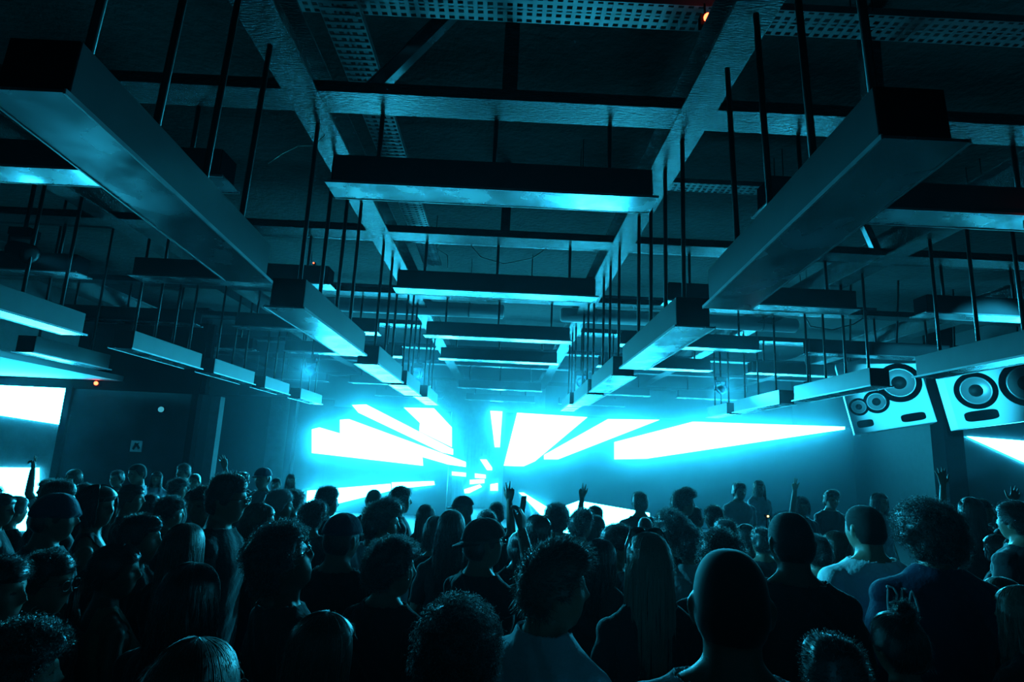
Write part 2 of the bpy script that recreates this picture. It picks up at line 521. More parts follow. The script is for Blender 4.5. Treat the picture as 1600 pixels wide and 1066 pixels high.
def hand(mb, wrist, along, normal, side, pose='open', s=1.0):
    """five-fingered hand: along = wrist to knuckles, normal = back of the hand, side +1 thumb towards along x normal"""
    a = Vector(along).normalized(); n = Vector(normal); n = (n - a * n.dot(a)).normalized(); t = a.cross(n).normalized() * side
    w = Vector(wrist)
    L = {'open': (0.074, 0.083, 0.078, 0.062), 'v': (0.074, 0.083, 0.078, 0.062)}.get(pose, (0.074, 0.083, 0.078, 0.062))
    curl = {'open': (0.15, 0.1, 0.2, 0.3), 'v': (0.05, 0.05, 1.25, 1.3), 'relax': (0.4, 0.5, 0.6, 0.7), 'hold': (0.75, 0.8, 0.85, 0.9)}[pose]
    fan = {'open': (0.20, 0.05, -0.10, -0.27), 'v': (0.22, -0.02, -0.08, -0.14)}.get(pose, (0.08, 0.02, -0.04, -0.1))
    ball(mb, w, 0.026 * s)
    for i in range(4):
        off = (0.031, 0.0105, -0.0105, -0.030)[i] * s
        kn = w + a * ((0.088, 0.092, 0.088, 0.08)[i] * s) + t * off
        limb(mb, [w + t * off * 0.6 + a * 0.012 * s, kn], (0.0145 * s, 0.0125 * s), 10)
        d = (a * math.cos(fan[i]) + t * math.sin(fan[i])).normalized()
        p = kn; pts = [p]
        ang = 0
        for j, part in enumerate((0.45, 0.31, 0.24)):
            ang += curl[i] * (0.6, 0.9, 0.6)[j]
            p = p + (d * math.cos(ang) - n * math.sin(ang)) * (L[i] * part * s)
            pts.append(p)
        limb(mb, pts, (0.0100 * s, 0.0092 * s, 0.0085 * s, 0.0072 * s), 10)
    # palm body
    for q in (0.03, 0.06):
        ball(mb, w + a * q * s, (0.030 * s, 0.030 * s, 0.016 * s), np.array([t, a, n]).T)
    # thumb from the side of the palm near its base
    th = w + a * 0.026 * s + t * 0.026 * s
    tw = 0.55 if pose in ('hold', 'relax', 'v') else 0.85
    d1 = (a * math.cos(tw) + t * math.sin(tw) - n * 0.25).normalized()
    d2 = (a * math.cos(tw * 0.5) + t * math.sin(tw * 0.5) - n * 0.35).normalized()
    limb(mb, [th, th + d1 * 0.042 * s, th + d1 * 0.042 * s + d2 * 0.030 * s, th + d1 * 0.042 * s + d2 * 0.056 * s], (0.0150 * s, 0.0120 * s, 0.0105 * s, 0.0085 * s), 10)


HEADZ = 1.640


def build_body(name, fem=False, yaw=0.0, pitch=0.0, tilt=0.0, arms='down', voxel=0.0075, broad=1.0):
    """one continuous skin: torso, neck, head, limbs and hands grown together"""
    mb = MB()
    # torso rings
    if fem:
        rings = [(0.80, .13, .10, -.01), (0.86, .165, .112, -.012), (0.94, .168, .112, -.012), (1.03, .140, .095, 0), (1.11, .122, .085, 0), (1.22, .138, .10, .010),
                 (1.30, .150, .118, .018), (1.37, .152, .098, .0), (1.42, .140, .082, -.012), (1.46, .098, .066, -.02), (1.495, .062, .056, -.022), (1.53, .050, .053, -.018), (1.60, .047, .050, -.010)]
        sh, shr, uar = 0.152, 0.044, (0.042, 0.034, 0.032, 0.023)
    else:
        rings = [(0.80, .13, .10, -.01), (0.86, .160, .108, -.012), (0.94, .165, .110, -.01), (1.03, .155, .106, 0), (1.12, .152, .102, 0), (1.24, .168, .112, .006),
                 (1.34, .180, .118, .004), (1.40, .178, .105, -.004), (1.44, .160, .092, -.014), (1.475, .112, .074, -.022), (1.505, .074, .065, -.025), (1.54, .060, .060, -.020), (1.60, .056, .058, -.012)]
        sh, shr, uar = 0.182, 0.054, (0.054, 0.043, 0.040, 0.028)
    n = 28; V = []; F = []
    for z, rx, ry, cy in rings:
        for k in range(n):
            a = 2 * math.pi * k / n
            c, s_ = math.cos(a), math.sin(a)
            q = (abs(c) ** 2.5 + abs(s_) ** 2.5) ** (-1 / 2.5)
            V.append((rx * broad * c * q if z < 1.5 else rx * c * q, cy + ry * s_ * q, z))
    for i in range(len(rings) - 1):
        for k in range(n):
            a = i * n + k; b_ = i * n + (k + 1) % n
            F.append((a, b_, b_ + n, a + n))
    F.append(tuple(range(n))[::-1]); F.append(tuple(range((len(rings) - 1) * n, len(rings) * n)))
    mb.add(V, F)
    if fem:
        for sx in (-1, 1): ball(mb, (sx * 0.068, 0.078, 1.285), (0.062, 0.055, 0.060))
    sh *= broad
    # head
    R = frame_of(yaw, pitch, tilt)
    piv = np.array([0, -0.015, 1.55])
    hc = piv + R @ np.array([0, 0.022, HEADZ - 1.55])
    d, f = sphere_grid(72, 46)
    hk = 0.955 if fem else 1.0
    hp = head_surface(d, fem, hk) @ R.T + hc
    mb.add(hp, f)
    mb.tube([(0, -0.022, 1.46), tuple(piv), tuple(hc + R @ np.array([0, -0.018, -0.05]))], [0.060, 0.050 if fem else 0.058, 0.050 if fem else 0.058], 18)
    for sx in (-1, 1):
        er = R @ np.array(Matrix.Rotation(sx * 0.45, 3, 'Z') @ Matrix.Rotation(-0.2, 3, 'X'))
        c = hc + R @ (np.array([sx * 0.079, -0.012, -0.006]) * hk)
        ball(mb, c, (0.009, 0.019, 0.032), er)
        ball(mb, c + R @ np.array([sx * 0.005, -0.010, 0.008]), (0.007, 0.012, 0.022), er)
        ball(mb, c + R @ np.array([-sx * 0.003, 0.004, -0.024]), (0.008, 0.010, 0.012), er)
    # legs and feet
    hx = 0.088
    for sx in (-1, 1):
        limb(mb, [(sx * hx, -0.005, 0.87), (sx * 0.098, 0.012, 0.66), (sx * 0.105, 0.012, 0.48), (sx * 0.110, -0.018, 0.34), (sx * 0.115, -0.02, 0.09)],
             (0.088, 0.075, 0.056, 0.054, 0.036))
        limb(mb, [(sx * 0.115, -0.045, 0.040), (sx * 0.122, 0.04, 0.045), (sx * 0.130, 0.125, 0.030), (sx * 0.132, 0.165, 0.026)], (0.038, 0.040, 0.034, 0.025))
    # arms
    info = {'hands': []}
    bones = []
    for sx, key in ((-1, 'L'), (1, 'R')):
        pose = arms if isinstance(arms, str) else arms[key]
        S0 = (sx * sh, -0.012, 1.392)
        if pose == 'down':
            E, W, hd, hn, hp_ = (sx * (sh + 0.055), -0.03, 1.125), (sx * (sh + 0.045), 0.06, 0.875), (0, 0.12, -1), (sx, 0.1, 0), 'relax'
        elif pose == 'bent':
            E, W, hd, hn, hp_ = (sx * (sh + 0.03), -0.005, 1.12), (sx * 0.055, 0.215, 1.225), (-sx * 0.3, 0.1, 1), (sx * 0.6, 0.7, 0.2), 'relax'
        elif pose == 'clasp':
            E, W, hd, hn, hp_ = (sx * (sh + 0.02), 0.06, 1.15), (sx * 0.05, 0.19, 1.33), (-sx * 0.25, 0.1, 1), (sx * 0.5, 0.8, 0), 'relax'
        elif pose == 'up':
            E, W, hd, hn, hp_ = (sx * (sh + 0.035), 0.10, 1.60), (sx * (sh + 0.005), 0.12, 1.865), (sx * 0.03, 0.02, 1), (0, -1, 0.0), 'open'
        elif pose == 'upv':
            E, W, hd, hn, hp_ = (sx * (sh + 0.035), 0.10, 1.60), (sx * (sh + 0.005), 0.12, 1.865), (sx * 0.03, 0.02, 1), (0, -1, 0.0), 'v'
        elif pose == 'phone':
            E, W, hd, hn, hp_ = (sx * (sh + 0.04), 0.16, 1.44), (sx * (sh - 0.09), 0.20, 1.70), (-sx * 0.05, 0.05, 1), (sx * 0.9, 0.3, 0), 'hold'
        elif pose == 'lean':
            E, W, hd, hn, hp_ = (sx * (sh + 0.14), 0.10, 1.50), (sx * (sh + 0.26), 0.14, 1.73), (sx * 0.4, 0.05, 1), (0, -1, 0.2), 'open'
        S0v, Ev, Wv = Vector(S0), Vector(E), Vector(W)
        ball(mb, S0, shr)
        limb(mb, [S0v * 0.97 + Vector((0, 0, 0.03)), S0v.lerp(Ev, 0.45), Ev], (uar[0], (uar[0] + uar[1]) / 2 + 0.003, uar[1]))
        limb(mb, [Ev, Ev.lerp(Wv, 0.35), Wv], (uar[1], uar[2], uar[3]))
        # deltoid bridge into the torso so the skin is continuous
        limb(mb, [(sx * 0.09 * broad, -0.012, 1.40), S0], (0.062 if not fem else 0.05, shr))
        k_ = 0.8 if fem else 1.0
        limb(mb, [(sx * 0.012, -0.030, 1.525), (sx * 0.055, -0.030, 1.480), (sx * 0.105 * broad, -0.024, 1.440), (sx * (sh - 0.02), -0.014, 1.405)], (0.046 * k_, 0.046 * k_, 0.046 * k_, 0.048 * k_))
        hand(mb, Wv, hd, hn, -sx, hp_, 0.92 if fem else 1.0)
        info['hands'].append((key, np.array(Wv), np.array(Vector(hd).normalized()), pose))
        bones.append((np.array(S0), np.array(E), np.array(W), uar))
    me = mb.mesh('raw', [M_SKIN])
    o = bpy.data.objects.new('raw', me)
    COL.objects.link(o)
    rm = o.modifiers.new('r', 'REMESH'); rm.mode = 'VOXEL'; rm.voxel_size = voxel
    sm = o.modifiers.new('s', 'SMOOTH'); sm.factor = 0.5; sm.iterations = 4
    dg = bpy.context.evaluated_depsgraph_get()
    out = bpy.data.meshes.new_from_object(o.evaluated_get(dg))
    out.name = name
    bpy.data.objects.remove(o); bpy.data.meshes.remove(me)
    nv = len(out.vertices)
    co = np.empty(nv * 3); out.vertices.foreach_get('co', co); co = co.reshape(-1, 3)
    no = np.empty(nv * 3); out.vertices.foreach_get('normal', no); no = no.reshape(-1, 3)
    # face centres -> lips and eyes get their own material
    out.materials.clear()
    for m in (M_SKIN, M_LIP, M_EYE): out.materials.append(m)
    npoly = len(out.polygons)
    ce = np.empty(npoly * 3); out.polygons.foreach_get('center', ce); ce = ce.reshape(-1, 3)
    loc = (ce - hc) @ R / hk
    mi = np.zeros(npoly, dtype=np.int32)
    front = loc[:, 1] > 0.05
    mi[front & (np.abs(loc[:, 0]) < 0.023) & (np.abs(loc[:, 2] + 0.065) < 0.012)] = 1
    mi[front & ((np.abs(np.abs(loc[:, 0]) - 0.031)) < 0.012) & (np.abs(loc[:, 2] - 0.010) < 0.0055)] = 2
    out.polygons.foreach_set('material_index', mi)
    out.polygons.foreach_set('use_smooth', np.ones(npoly, dtype=bool))
    ls = np.empty(len(out.loops), dtype=np.int32); out.loops.foreach_get('vertex_index', ls)
    st = np.empty(npoly, dtype=np.int32); out.polygons.foreach_get('loop_start', st)
    quads = ls.reshape(-1, 4) if len(ls) == npoly * 4 else None
    if quads is None:
        tot = np.empty(npoly, dtype=np.int32); out.polygons.foreach_get('loop_total', tot)
        quads = [tuple(ls[a:a + t]) for a, t in zip(st, tot)]
    # where along each arm a vertex lies
    arm_t = np.full(nv, -1.0)
    for S0, E, W, r in bones:
        for (A, B, base) in ((S0, E, 0.0), (E, W, 1.0)):
            ab = B - A; t = np.clip(((co - A) @ ab) / ab.dot(ab), 0, 1)
            dist = np.linalg.norm(co - (A + t[:, None] * ab), axis=1)
            hit = (dist < 0.075 if base == 0 else dist < 0.055) & (np.abs(co[:, 0]) > 0.13 if base == 0 else np.ones(nv, bool))
            arm_t = np.where(hit, np.maximum(arm_t, base + t), arm_t)
        hv = W + (W - E) / np.linalg.norm(W - E) * 0.1
        arm_t = np.where(np.linalg.norm(co - hv, axis=1) < 0.115, 2.0, arm_t)
    return dict(mesh=out, co=co, no=no, quads=quads, R=R, hc=hc, hk=hk, arm=arm_t, fem=fem, info=info, top=hc[2] + 0.112 * hk, name=name)


def shell(body, name, vmask, off, m, folds=0.006):
    """a garment: the covered part of the skin pushed out along its normals, with cloth folds and a turned-in hem"""
    co, no = body['co'], body['no']
    q = np.array(body['quads']) if not isinstance(body['quads'], list) else None
    keep = vmask[q].all(axis=1)
    q = q[keep]
    used = np.unique(q); remap = np.full(len(co), -1); remap[used] = np.arange(len(used))
    p = co[used]
    w = folds * (np.sin(p[:, 2] * 42 + 7 * np.sin(p[:, 0] * 9 + p[:, 1] * 5)) * np.sin(p[:, 0] * 13 + p[:, 2] * 11 + 2 * np.sin(p[:, 1] * 17)))
    offv = off[used] if isinstance(off, np.ndarray) else off
    p = p + no[used] * (offv + w)[:, None]
    fq = remap[q]
    me = bpy.data.meshes.new(name)
    # boundary edges folded inwards
    e = np.sort(np.stack([fq, np.roll(fq, -1, 1)], -1).reshape(-1, 2), axis=1)
    eo = np.stack([fq, np.roll(fq, -1, 1)], -1).reshape(-1, 2)
    key = e[:, 0].astype(np.int64) * len(p) + e[:, 1]
    u, inv, cnt = np.unique(key, return_inverse=True, return_counts=True)
    bd = eo[cnt[inv] == 1]
    bv = np.unique(bd); rm2 = {int(v): len(p) + i for i, v in enumerate(bv)}
    inner = p[bv] - no[used][bv] * (np.minimum(0.009, (offv[bv] if isinstance(offv, np.ndarray) else offv) * 0.8))[:, None] if isinstance(offv, np.ndarray) else p[bv] - no[used][bv] * 0.009
    hem = [(int(b_), int(a), rm2[int(a)], rm2[int(b_)]) for a, b_ in bd]
    me.from_pydata(np.vstack([p, inner]).tolist(), [], fq.tolist() + hem)
    me.polygons.foreach_set('use_smooth', [True] * len(me.polygons))
    me.materials.append(m)
    me.update()
    return me


GARMENTS = {}


def garment(body, kind, colour):
    key = (body['name'], kind, colour)
    if key in GARMENTS: return GARMENTS[key]
    co, arm = body['co'], body['arm']; z = co[:, 2]; r = np.hypot(co[:, 0], co[:, 1] + 0.02)
    is_arm = arm >= 0
    leg = (z < 0.95) & (~is_arm)
    inhead = np.linalg.norm(co - body['hc'], axis=1) < 0.125
    if kind in ('t_shirt', 'tank_top', 'hoodie', 'shirt'):
        neck = {'t_shirt': 1.495, 'tank_top': 1.40, 'hoodie': 1.53, 'shirt': 1.52}[kind]
        torso = (~is_arm) & (z > 0.86) & (z < neck) & (~inhead)
        if kind == 'tank_top':
            torso |= (~is_arm) & (z > 0.86) & (np.abs(np.abs(co[:, 0]) - 0.085) < 0.028) & (z < 1.5) & (~inhead)
            msk = torso
        else:
            lim = {'t_shirt': 0.72, 'hoodie': 1.93, 'shirt': 1.9}[kind]
            msk = torso | (is_arm & (arm < lim))
        off = np.where(is_arm, 0.014, 0.012) + 0.010 * smooth01(1.25, 0.95, z) * (~is_arm)
        if kind == 'hoodie': off = off + 0.010
        if kind == 'tank_top': off = off * 0.5
    elif kind == 'trousers':
        msk = leg & (z > 0.085); off = 0.013 + 0.012 * smooth01(0.6, 0.15, z)
    else:
        msk = (z < 0.12) & (~is_arm); off = np.full(len(co), 0.008)
    me = shell(body, kind, msk, off, M_SHOE if kind == 'shoes' else M_CLOTH[colour], 0.002 if kind in ('shoes', 'tank_top') else 0.006)
    GARMENTS[key] = me
    return me


# ------------------------------------------------------------------ hair (in head space, face to +Y)
def strands(mb, roots, dirs, length, r0, nseg=5, curl=0.0, turns=2.0, gravity=0.0, sides=3, jitter=0.3, rng=None):
    N = len(roots)
    d = dirs + rng.normal(0, jitter, dirs.shape); d /= np.linalg.norm(d, axis=1)[:, None]
    L = length * rng.uniform(0.6, 1.2, N) if np.isscalar(length) else length
    h = np.where(np.abs(d[:, 2:3]) < 0.9, np.array([[0, 0, 1.0]]), np.array([[1.0, 0, 0]]))
    u = np.cross(d, h); u /= np.linalg.norm(u, axis=1)[:, None]
    w = np.cross(d, u)
    ph = rng.uniform(0, 6.28, N)
    P = []
    for j in range(nseg + 1):
        t = j / nseg
        p = roots + d * (L * t)[:, None]
        p[:, 2] -= gravity * L * t * t
        if curl:
            a = ph + turns * 6.28 * t
            p += (u * (np.cos(a) - np.cos(ph))[:, None] + w * (np.sin(a) - np.sin(ph))[:, None]) * curl
        P.append(p)
    tubes(mb, P, r0, sides)


def tubes(mb, P, r0, sides=3, taper=0.75):
    """P: list over segments of (N,3) arrays"""
    P = np.array(P); S_, N, _ = P.shape
    T = np.gradient(P, axis=0); T /= np.linalg.norm(T, axis=2)[..., None] + 1e-9
    h = np.array([0.31, 0.22, 0.93])
    U = np.cross(T, h); U /= np.linalg.norm(U, axis=2)[..., None] + 1e-9
    W = np.cross(T, U)
    rr = (r0 * (1 - taper * np.linspace(0, 1, S_) ** 2))[:, None, None] if np.isscalar(r0) else (1 - taper * np.linspace(0, 1, S_) ** 2)[:, None, None] * r0[None, :, None]
    rings = [P + (U * math.cos(2 * math.pi * k / sides) + W * math.sin(2 * math.pi * k / sides)) * rr for k in range(sides)]
    V = np.stack(rings, 2)          # S,N,sides,3
    base = len(mb.v)
    mb.v += V.transpose(1, 0, 2, 3).reshape(-1, 3).tolist()
    idx = np.arange(N)[:, None, None] * (S_ * sides) + np.arange(S_ - 1)[None, :, None] * sides
    k = np.arange(sides)[None, None, :]
    a = idx + k; b_ = idx + (k + 1) % sides
    q = np.stack([a, b_, b_ + sides, a + sides], -1).reshape(-1, 4) + base
    caps = (np.arange(N)[:, None] * (S_ * sides) + (S_ - 1) * sides + np.arange(sides)[None]) + base
    mb.f += q.tolist() + caps.tolist()
    mb.mi += [0] * (len(q) + len(caps))


def scalp_mask(p, line=0.052, nape=-0.075):
    """1 where hair grows: above the hairline in front, down to the nape behind"""
    ang = np.arctan2(np.abs(p[:, 0]), p[:, 1])            # 0 front, pi back
    lim = np.where(ang < 0.9, line, np.where(ang < 1.75, line + (0.0 - line) * smooth01(0.9, 1.35, ang) - 0.018, nape))
    lim = np.where((ang >= 1.75), (0.0 - 0.018) + (nape + 0.018) * smooth01(1.75, 2.3, ang), lim)
    return smooth01(-0.012, 0.012, p[:, 2] - lim)


HAIR = {}


def noise3(p, f, rng):
    k = rng.normal(0, 1, (8, 3)) * f; ph = rng.uniform(0, 6.28, 8)
    return np.sin(p @ k.T + ph).mean(axis=1) * 1.6


def make_hair(kind, seed=0):
    key = (kind, seed)
    if key in HAIR: return HAIR[key]
    rng = np.random.default_rng(100 + seed * 7 + sum(map(ord, kind)))
    mb = MB()
    d, f = sphere_grid(56, 36)
    p = head_surface(d)
    nrm = p / np.array([0.0765, 0.098, 0.118]) ** 2; nrm /= np.linalg.norm(nrm, axis=1)[:, None]
    line, nape, thick, bump = 0.052, -0.075, 0.012, 0.004
    th_extra = 0
    if kind == 'buzz': thick, bump = 0.005, 0.0006
    if kind == 'bald': thick, bump = 0.0025, 0.0
    if kind == 'short': thick, bump = 0.014, 0.004
    if kind == 'flat': thick, bump = 0.012, 0.003
    if kind == 'quiff': thick, bump = 0.016, 0.005
    if kind == 'curly': thick, bump = 0.024, 0.010
    if kind == 'afro': thick, bump = 0.048, 0.012
    if kind in ('long', 'wavy', 'bob', 'bun', 'tail', 'longcurl'): thick, bump = 0.016, 0.003
    if kind == 'bob': thick = 0.026
    m = scalp_mask(p, line, nape)
    amt = thick * m
    if kind == 'flat': amt += 0.026 * m * smooth01(0.05, 0.11, p[:, 2])
    if kind == 'quiff': amt += 0.034 * m * smooth01(0.03, 0.09, p[:, 2]) * smooth01(-0.06, 0.07, p[:, 1])
    if kind == 'short': amt += 0.010 * m * smooth01(0.04, 0.1, p[:, 2])
    if kind in ('curly', 'afro'): amt += 0.010 * m * smooth01(-0.02, 0.1, p[:, 2])
    amt += bump * m * (noise3(p, 45, rng) + 0.6 * noise3(p, 90, rng))
    amt -= 0.008 * (1 - m)
    sp = p + nrm * amt[:, None]
    mb.add(sp, f)
    ok = np.where(m > 0.6)[0]
    ok = ok[ok < len(p) - 2]
    area = np.sqrt(p[ok, 0] ** 2 + p[ok, 1] ** 2) + 0.01
    def pick(n):
        i = rng.choice(ok, n, p=area / area.sum())
        return sp[i] - nrm[i] * 0.004 + rng.normal(0, 0.004, (n, 3)), nrm[i]
    if kind == 'buzz':
        r, nn = pick(1500); strands(mb, r + nn * 0.003, nn, 0.007, 0.0006, 1, rng=rng)
    elif kind == 'short':
        r, nn = pick(2600); strands(mb, r, nn * 0.55 + np.array([0, 0.25, 0.25]), 0.020, 0.0010, 3, gravity=0.25, jitter=0.35, rng=rng)
    elif kind == 'flat':
        r, nn = pick(2200); strands(mb, r, nn * 0.6 + np.array([0, 0.1, 0.5]), 0.018, 0.0010, 3, jitter=0.3, rng=rng)
    elif kind == 'quiff':
        r, nn = pick(2600); strands(mb, r, nn * 0.6 + np.array([0, 0.45, 0.25]), 0.032, 0.0011, 4, gravity=0.25, jitter=0.32, rng=rng)
    elif kind == 'curly':
        r, nn = pick(1500); strands(mb, r, nn, 0.030, 0.0013, 8, curl=0.007, turns=1.4, gravity=0.15, jitter=0.5, rng=rng)
    elif kind == 'afro':
        r, nn = pick(2200); strands(mb, r, nn, 0.034, 0.0013, 8, curl=0.006, turns=1.8, jitter=0.5, rng=rng)
    elif kind != 'bald':
        r, nn = pick(900); strands(mb, r, nn * 0.5 + np.array([0, -0.4, 0.1]), 0.022, 0.0006, 4, gravity=0.9, rng=rng)
    if kind in ('bun', 'tail'):
        # combed back over the skull to the knot
        N = 900
        i0 = rng.choice(ok, N, p=area / area.sum())
        d0 = d[i0]
        end = np.array([0, -0.45, 0.89]) if kind == 'bun' else np.array([0, -0.985, 0.17])
        P = []
        for k in range(9):
            t = k / 8 * 0.96
            dd = d0 * (1 - t) + end * t + 1e-4; dd /= np.linalg.norm(dd, axis=1)[:, None]
            P.append(head_surface(dd) * (1 + (0.014 + 0.008 * t) / 0.1))
        tubes(mb, P, rng.uniform(0.0016, 0.0034, N), 4, 0.4)
    if kind in ('long', 'wavy', 'longcurl', 'bob', 'tail'):
        # locks that follow the skull from the parting and hang over sides and back
        N = {'long': 1900, 'wavy': 1700, 'longcurl': 1600, 'bob': 1700, 'tail': 400}[kind]
        drop = {'long': 0.30, 'wavy': 0.24, 'longcurl': 0.20, 'bob': 0.035, 'tail': 0.26}[kind]
        th = rng.uniform(0.30, 1.0, N) * math.pi * rng.choice([-1, 1], N)      # angle round the head, 0 = face
        if kind == 'tail': th = math.pi + rng.normal(0, 0.22, N)
        P = []
        segs = 14
        ln = rng.uniform(0.72, 1.08, N)
        clump = np.floor(th * 9)
        wob = clump * 2.4 + rng.normal(0, 0.35, N)
        lift = rng.uniform(0.008, 0.019, N) + (0.010 if kind in ('bob', 'longcurl') else 0)
        el0 = rng.uniform(0.80, 0.99, N)
        for j in range(segs + 1):
            t = j / segs
            if t < 0.4:
                el = math.pi / 2 * (1 - t / 0.4) * el0
                dd = np.stack([np.cos(el) * np.sin(th), np.cos(el) * np.cos(th), np.sin(el)], 1)
                q = head_surface(dd)
                q = q * (1 + (lift / 0.1)[:, None])
                last = q.copy()
            else:
                s_ = (t - 0.4) / 0.6
                q = last.copy()
                q[:, 2] -= (drop + 0.09) * ln * s_
                k2 = 1 + 0.10 * math.sin(s_ * 2.2)
                q[:, 0] *= k2 * (0.35 if kind == 'tail' and s_ > 0.1 else 1)
                q[:, 1] = q[:, 1] * (1 + 0.06 * s_) - (0.05 * math.sin(min(1, s_ * 4) * 1.57) if kind == 'tail' else 0.012 * s_)
                amp = {'long': 0.004, 'wavy': 0.012, 'longcurl': 0.015, 'bob': 0.006, 'tail': 0.006}[kind]
                fr = {'long': 4, 'wavy': 11, 'longcurl': 18, 'bob': 8, 'tail': 6}[kind]
                q[:, 0] += amp * np.sin(fr * s_ + wob) * s_ ** 0.5; q[:, 1] += amp * np.cos(fr * s_ + wob * 1.7) * s_ ** 0.5
                if kind == 'bob': q[:, 0] *= 1 - 0.12 * s_ ** 2
            P.append(q)
        tubes(mb, P, rng.uniform(0.0013, 0.0030, N), 4, 0.7)
    if kind == 'bun':
        pp = d * 0.040 * (1 + 0.1 * noise3(d, 6, rng))[:, None] + np.array([0, -0.050, 0.138]); mb.add(pp, f)
        r = pp[rng.choice(len(pp) - 2, 500)]; strands(mb, r, rng.normal(0, 1, (500, 3)), 0.03, 0.0010, 5, curl=0.008, rng=rng)
    me = mb.mesh(kind + '_hair', [M_HAIR['black']], True)
    HAIR[key] = me
    return me


def make_cap(kind):
    """baseball cap or knitted hat, in head space, peak to +Y"""
    key = ('cap', kind)
    if key in HAIR: return HAIR[key]
    mb = MB()
    d, f = sphere_grid(40, 26)
    p = head_surface(d)
    nrm = p / np.array([0.0765, 0.098, 0.118]) ** 2; nrm /= np.linalg.norm(nrm, axis=1)[:, None]
    m = smooth01(0.018, 0.030, p[:, 2]) if kind == 'cap' else smooth01(0.000, 0.014, p[:, 2])
    rib = 0.0012 * np.sin(np.arctan2(p[:, 0], p[:, 1]) * (6 if kind == 'cap' else 40))
    mb.add(p + nrm * (0.020 * m - 0.02 * (1 - m) + rib * m + (0.006 * smooth01(0.08, 0.12, p[:, 2]) if kind != 'cap' else 0))[:, None], f)
    peak = None
    if kind == 'cap':
        pk = MB(); V = []
        nx = 14
        for lay in (0, 1):
            for j in range(5):
                for i in range(nx + 1):
                    a = -1.05 + 2.1 * i / nx
                    x = math.sin(a) * 0.088; y0 = math.cos(a) * 0.10
                    ext = 0.075 * max(0.0, math.cos(a * 1.4)) * j / 4
                    V.append((x, y0 + ext, 0.030 - 0.22 * ext - 2.2 * x * x + lay * 0.004))
        F = []
        w = nx + 1; L = 5 * w
        for j in range(4):
            for i in range(nx):
                a = j * w + i
                F.append((a, a + 1, a + w + 1, a + w)); F.append((L + a, L + a + w, L + a + w + 1, L + a + 1))
        for i in range(nx):
            a = 4 * w + i; F.append((a, a + 1, L + a + 1, L + a)); F.append((i, L + i, L + i + 1, i + 1))
        for j in range(4):
            a = j * w; F.append((a, a + w, L + a + w, L + a)); a += nx; F.append((a, L + a, L + a + w, a + w))
        pk.add(V, F)
        peak = pk.mesh('peak', [M_CLOTH['black']], True)
    me = mb.mesh('cap_crown', [M_CLOTH['black']], True)
    HAIR[key] = (me, peak)
    return HAIR[key]


def make_glasses():
    if 'glasses' in HAIR: return HAIR['glasses']
    mb = MB()
    for sx in (-1, 1):
        pts = [(sx * 0.033 + 0.026 * math.cos(a), 0.110, 0.008 + 0.020 * math.sin(a)) for a in np.linspace(0, 2 * math.pi, 19)]
        mb.tube(pts, 0.0022, 6)
        mb.tube([(sx * 0.059, 0.108, 0.014), (sx * 0.079, 0.085, 0.014), (sx * 0.084, 0.0, 0.012), (sx * 0.083, -0.02, -0.004)], 0.0020, 6)
    mb.tube([(-0.008, 0.113, 0.012), (0.008, 0.113, 0.012)], 0.0022, 6)
    HAIR['glasses'] = mb.mesh('glasses', [M_FRAME], True)
    return HAIR['glasses']


# ------------------------------------------------------------------ body kinds
R_ = math.radians
BODY = {
    'man': build_body('man'),
    'man_r': build_body('man_r', yaw=R_(-32)),
    'man_l': build_body('man_l', yaw=R_(25), pitch=R_(-6)),
    'man_up': build_body('man_up', yaw=R_(-18), pitch=R_(24)),
    'man_down': build_body('man_down', pitch=R_(-18), tilt=R_(5), arms='bent'),
    'broad': build_body('broad', broad=1.14),
    'woman': build_body('woman', fem=True),
    'woman_r': build_body('woman_r', fem=True, yaw=R_(-35), tilt=R_(4)),
    'woman_up': build_body('woman_up', fem=True, pitch=R_(12), yaw=R_(15), arms='bent'),
    'clasp': build_body('clasp', fem=True, arms='clasp', pitch=R_(-4)),
    'arm_up': build_body('arm_up', arms={'L': 'down', 'R': 'upv'}, voxel=0.0058),
    'arm_lean': build_body('arm_lean', fem=True, arms={'L': 'down', 'R': 'lean'}, voxel=0.0058),
    'arm_phone': build_body('arm_phone', arms={'L': 'down', 'R': 'phone'}, voxel=0.0058, pitch=R_(8), yaw=R_(-20)),
    'both_up': build_body('both_up', fem=True, arms={'L': 'up', 'R': 'lean'}, voxel=0.0058),
}
FEM_COPY = {}
USED = set()
TOPS = {'buzz': 0.006, 'bald': 0.003, 'short': 0.030, 'flat': 0.045, 'quiff': 0.045, 'curly': 0.055, 'afro': 0.085, 'long': 0.02, 'wavy': 0.022, 'longcurl': 0.025,
        'bob': 0.03, 'bun': 0.075, 'tail': 0.02, 'cap': 0.022, 'beanie': 0.03}
WIDE = {'buzz': .166, 'bald': .162, 'short': .182, 'flat': .180, 'quiff': .188, 'curly': .215, 'afro': .27, 'long': .195, 'wavy': .205, 'longcurl': .225, 'bob': .205, 'bun': .185,
        'tail': .185, 'cap': .20, 'beanie': .20}
DBG = []


def first_depth(px, top, w, body, hair, zmin=0.86, zmax=1.10):
    B = BODY[body]
    H = B['top'] + TOPS[hair] * 0.9
    z0 = FPX * WIDE[hair] / w
    d = ray(px, top)
    s = (CAM_H + d[2] * z0) / H
    s2 = min(max(s, zmin), zmax)
    zc = z0 if s == s2 else min(max((s2 * H - CAM_H) / d[2], 0.78 * z0), 1.3 * z0)
    return zc, d, H


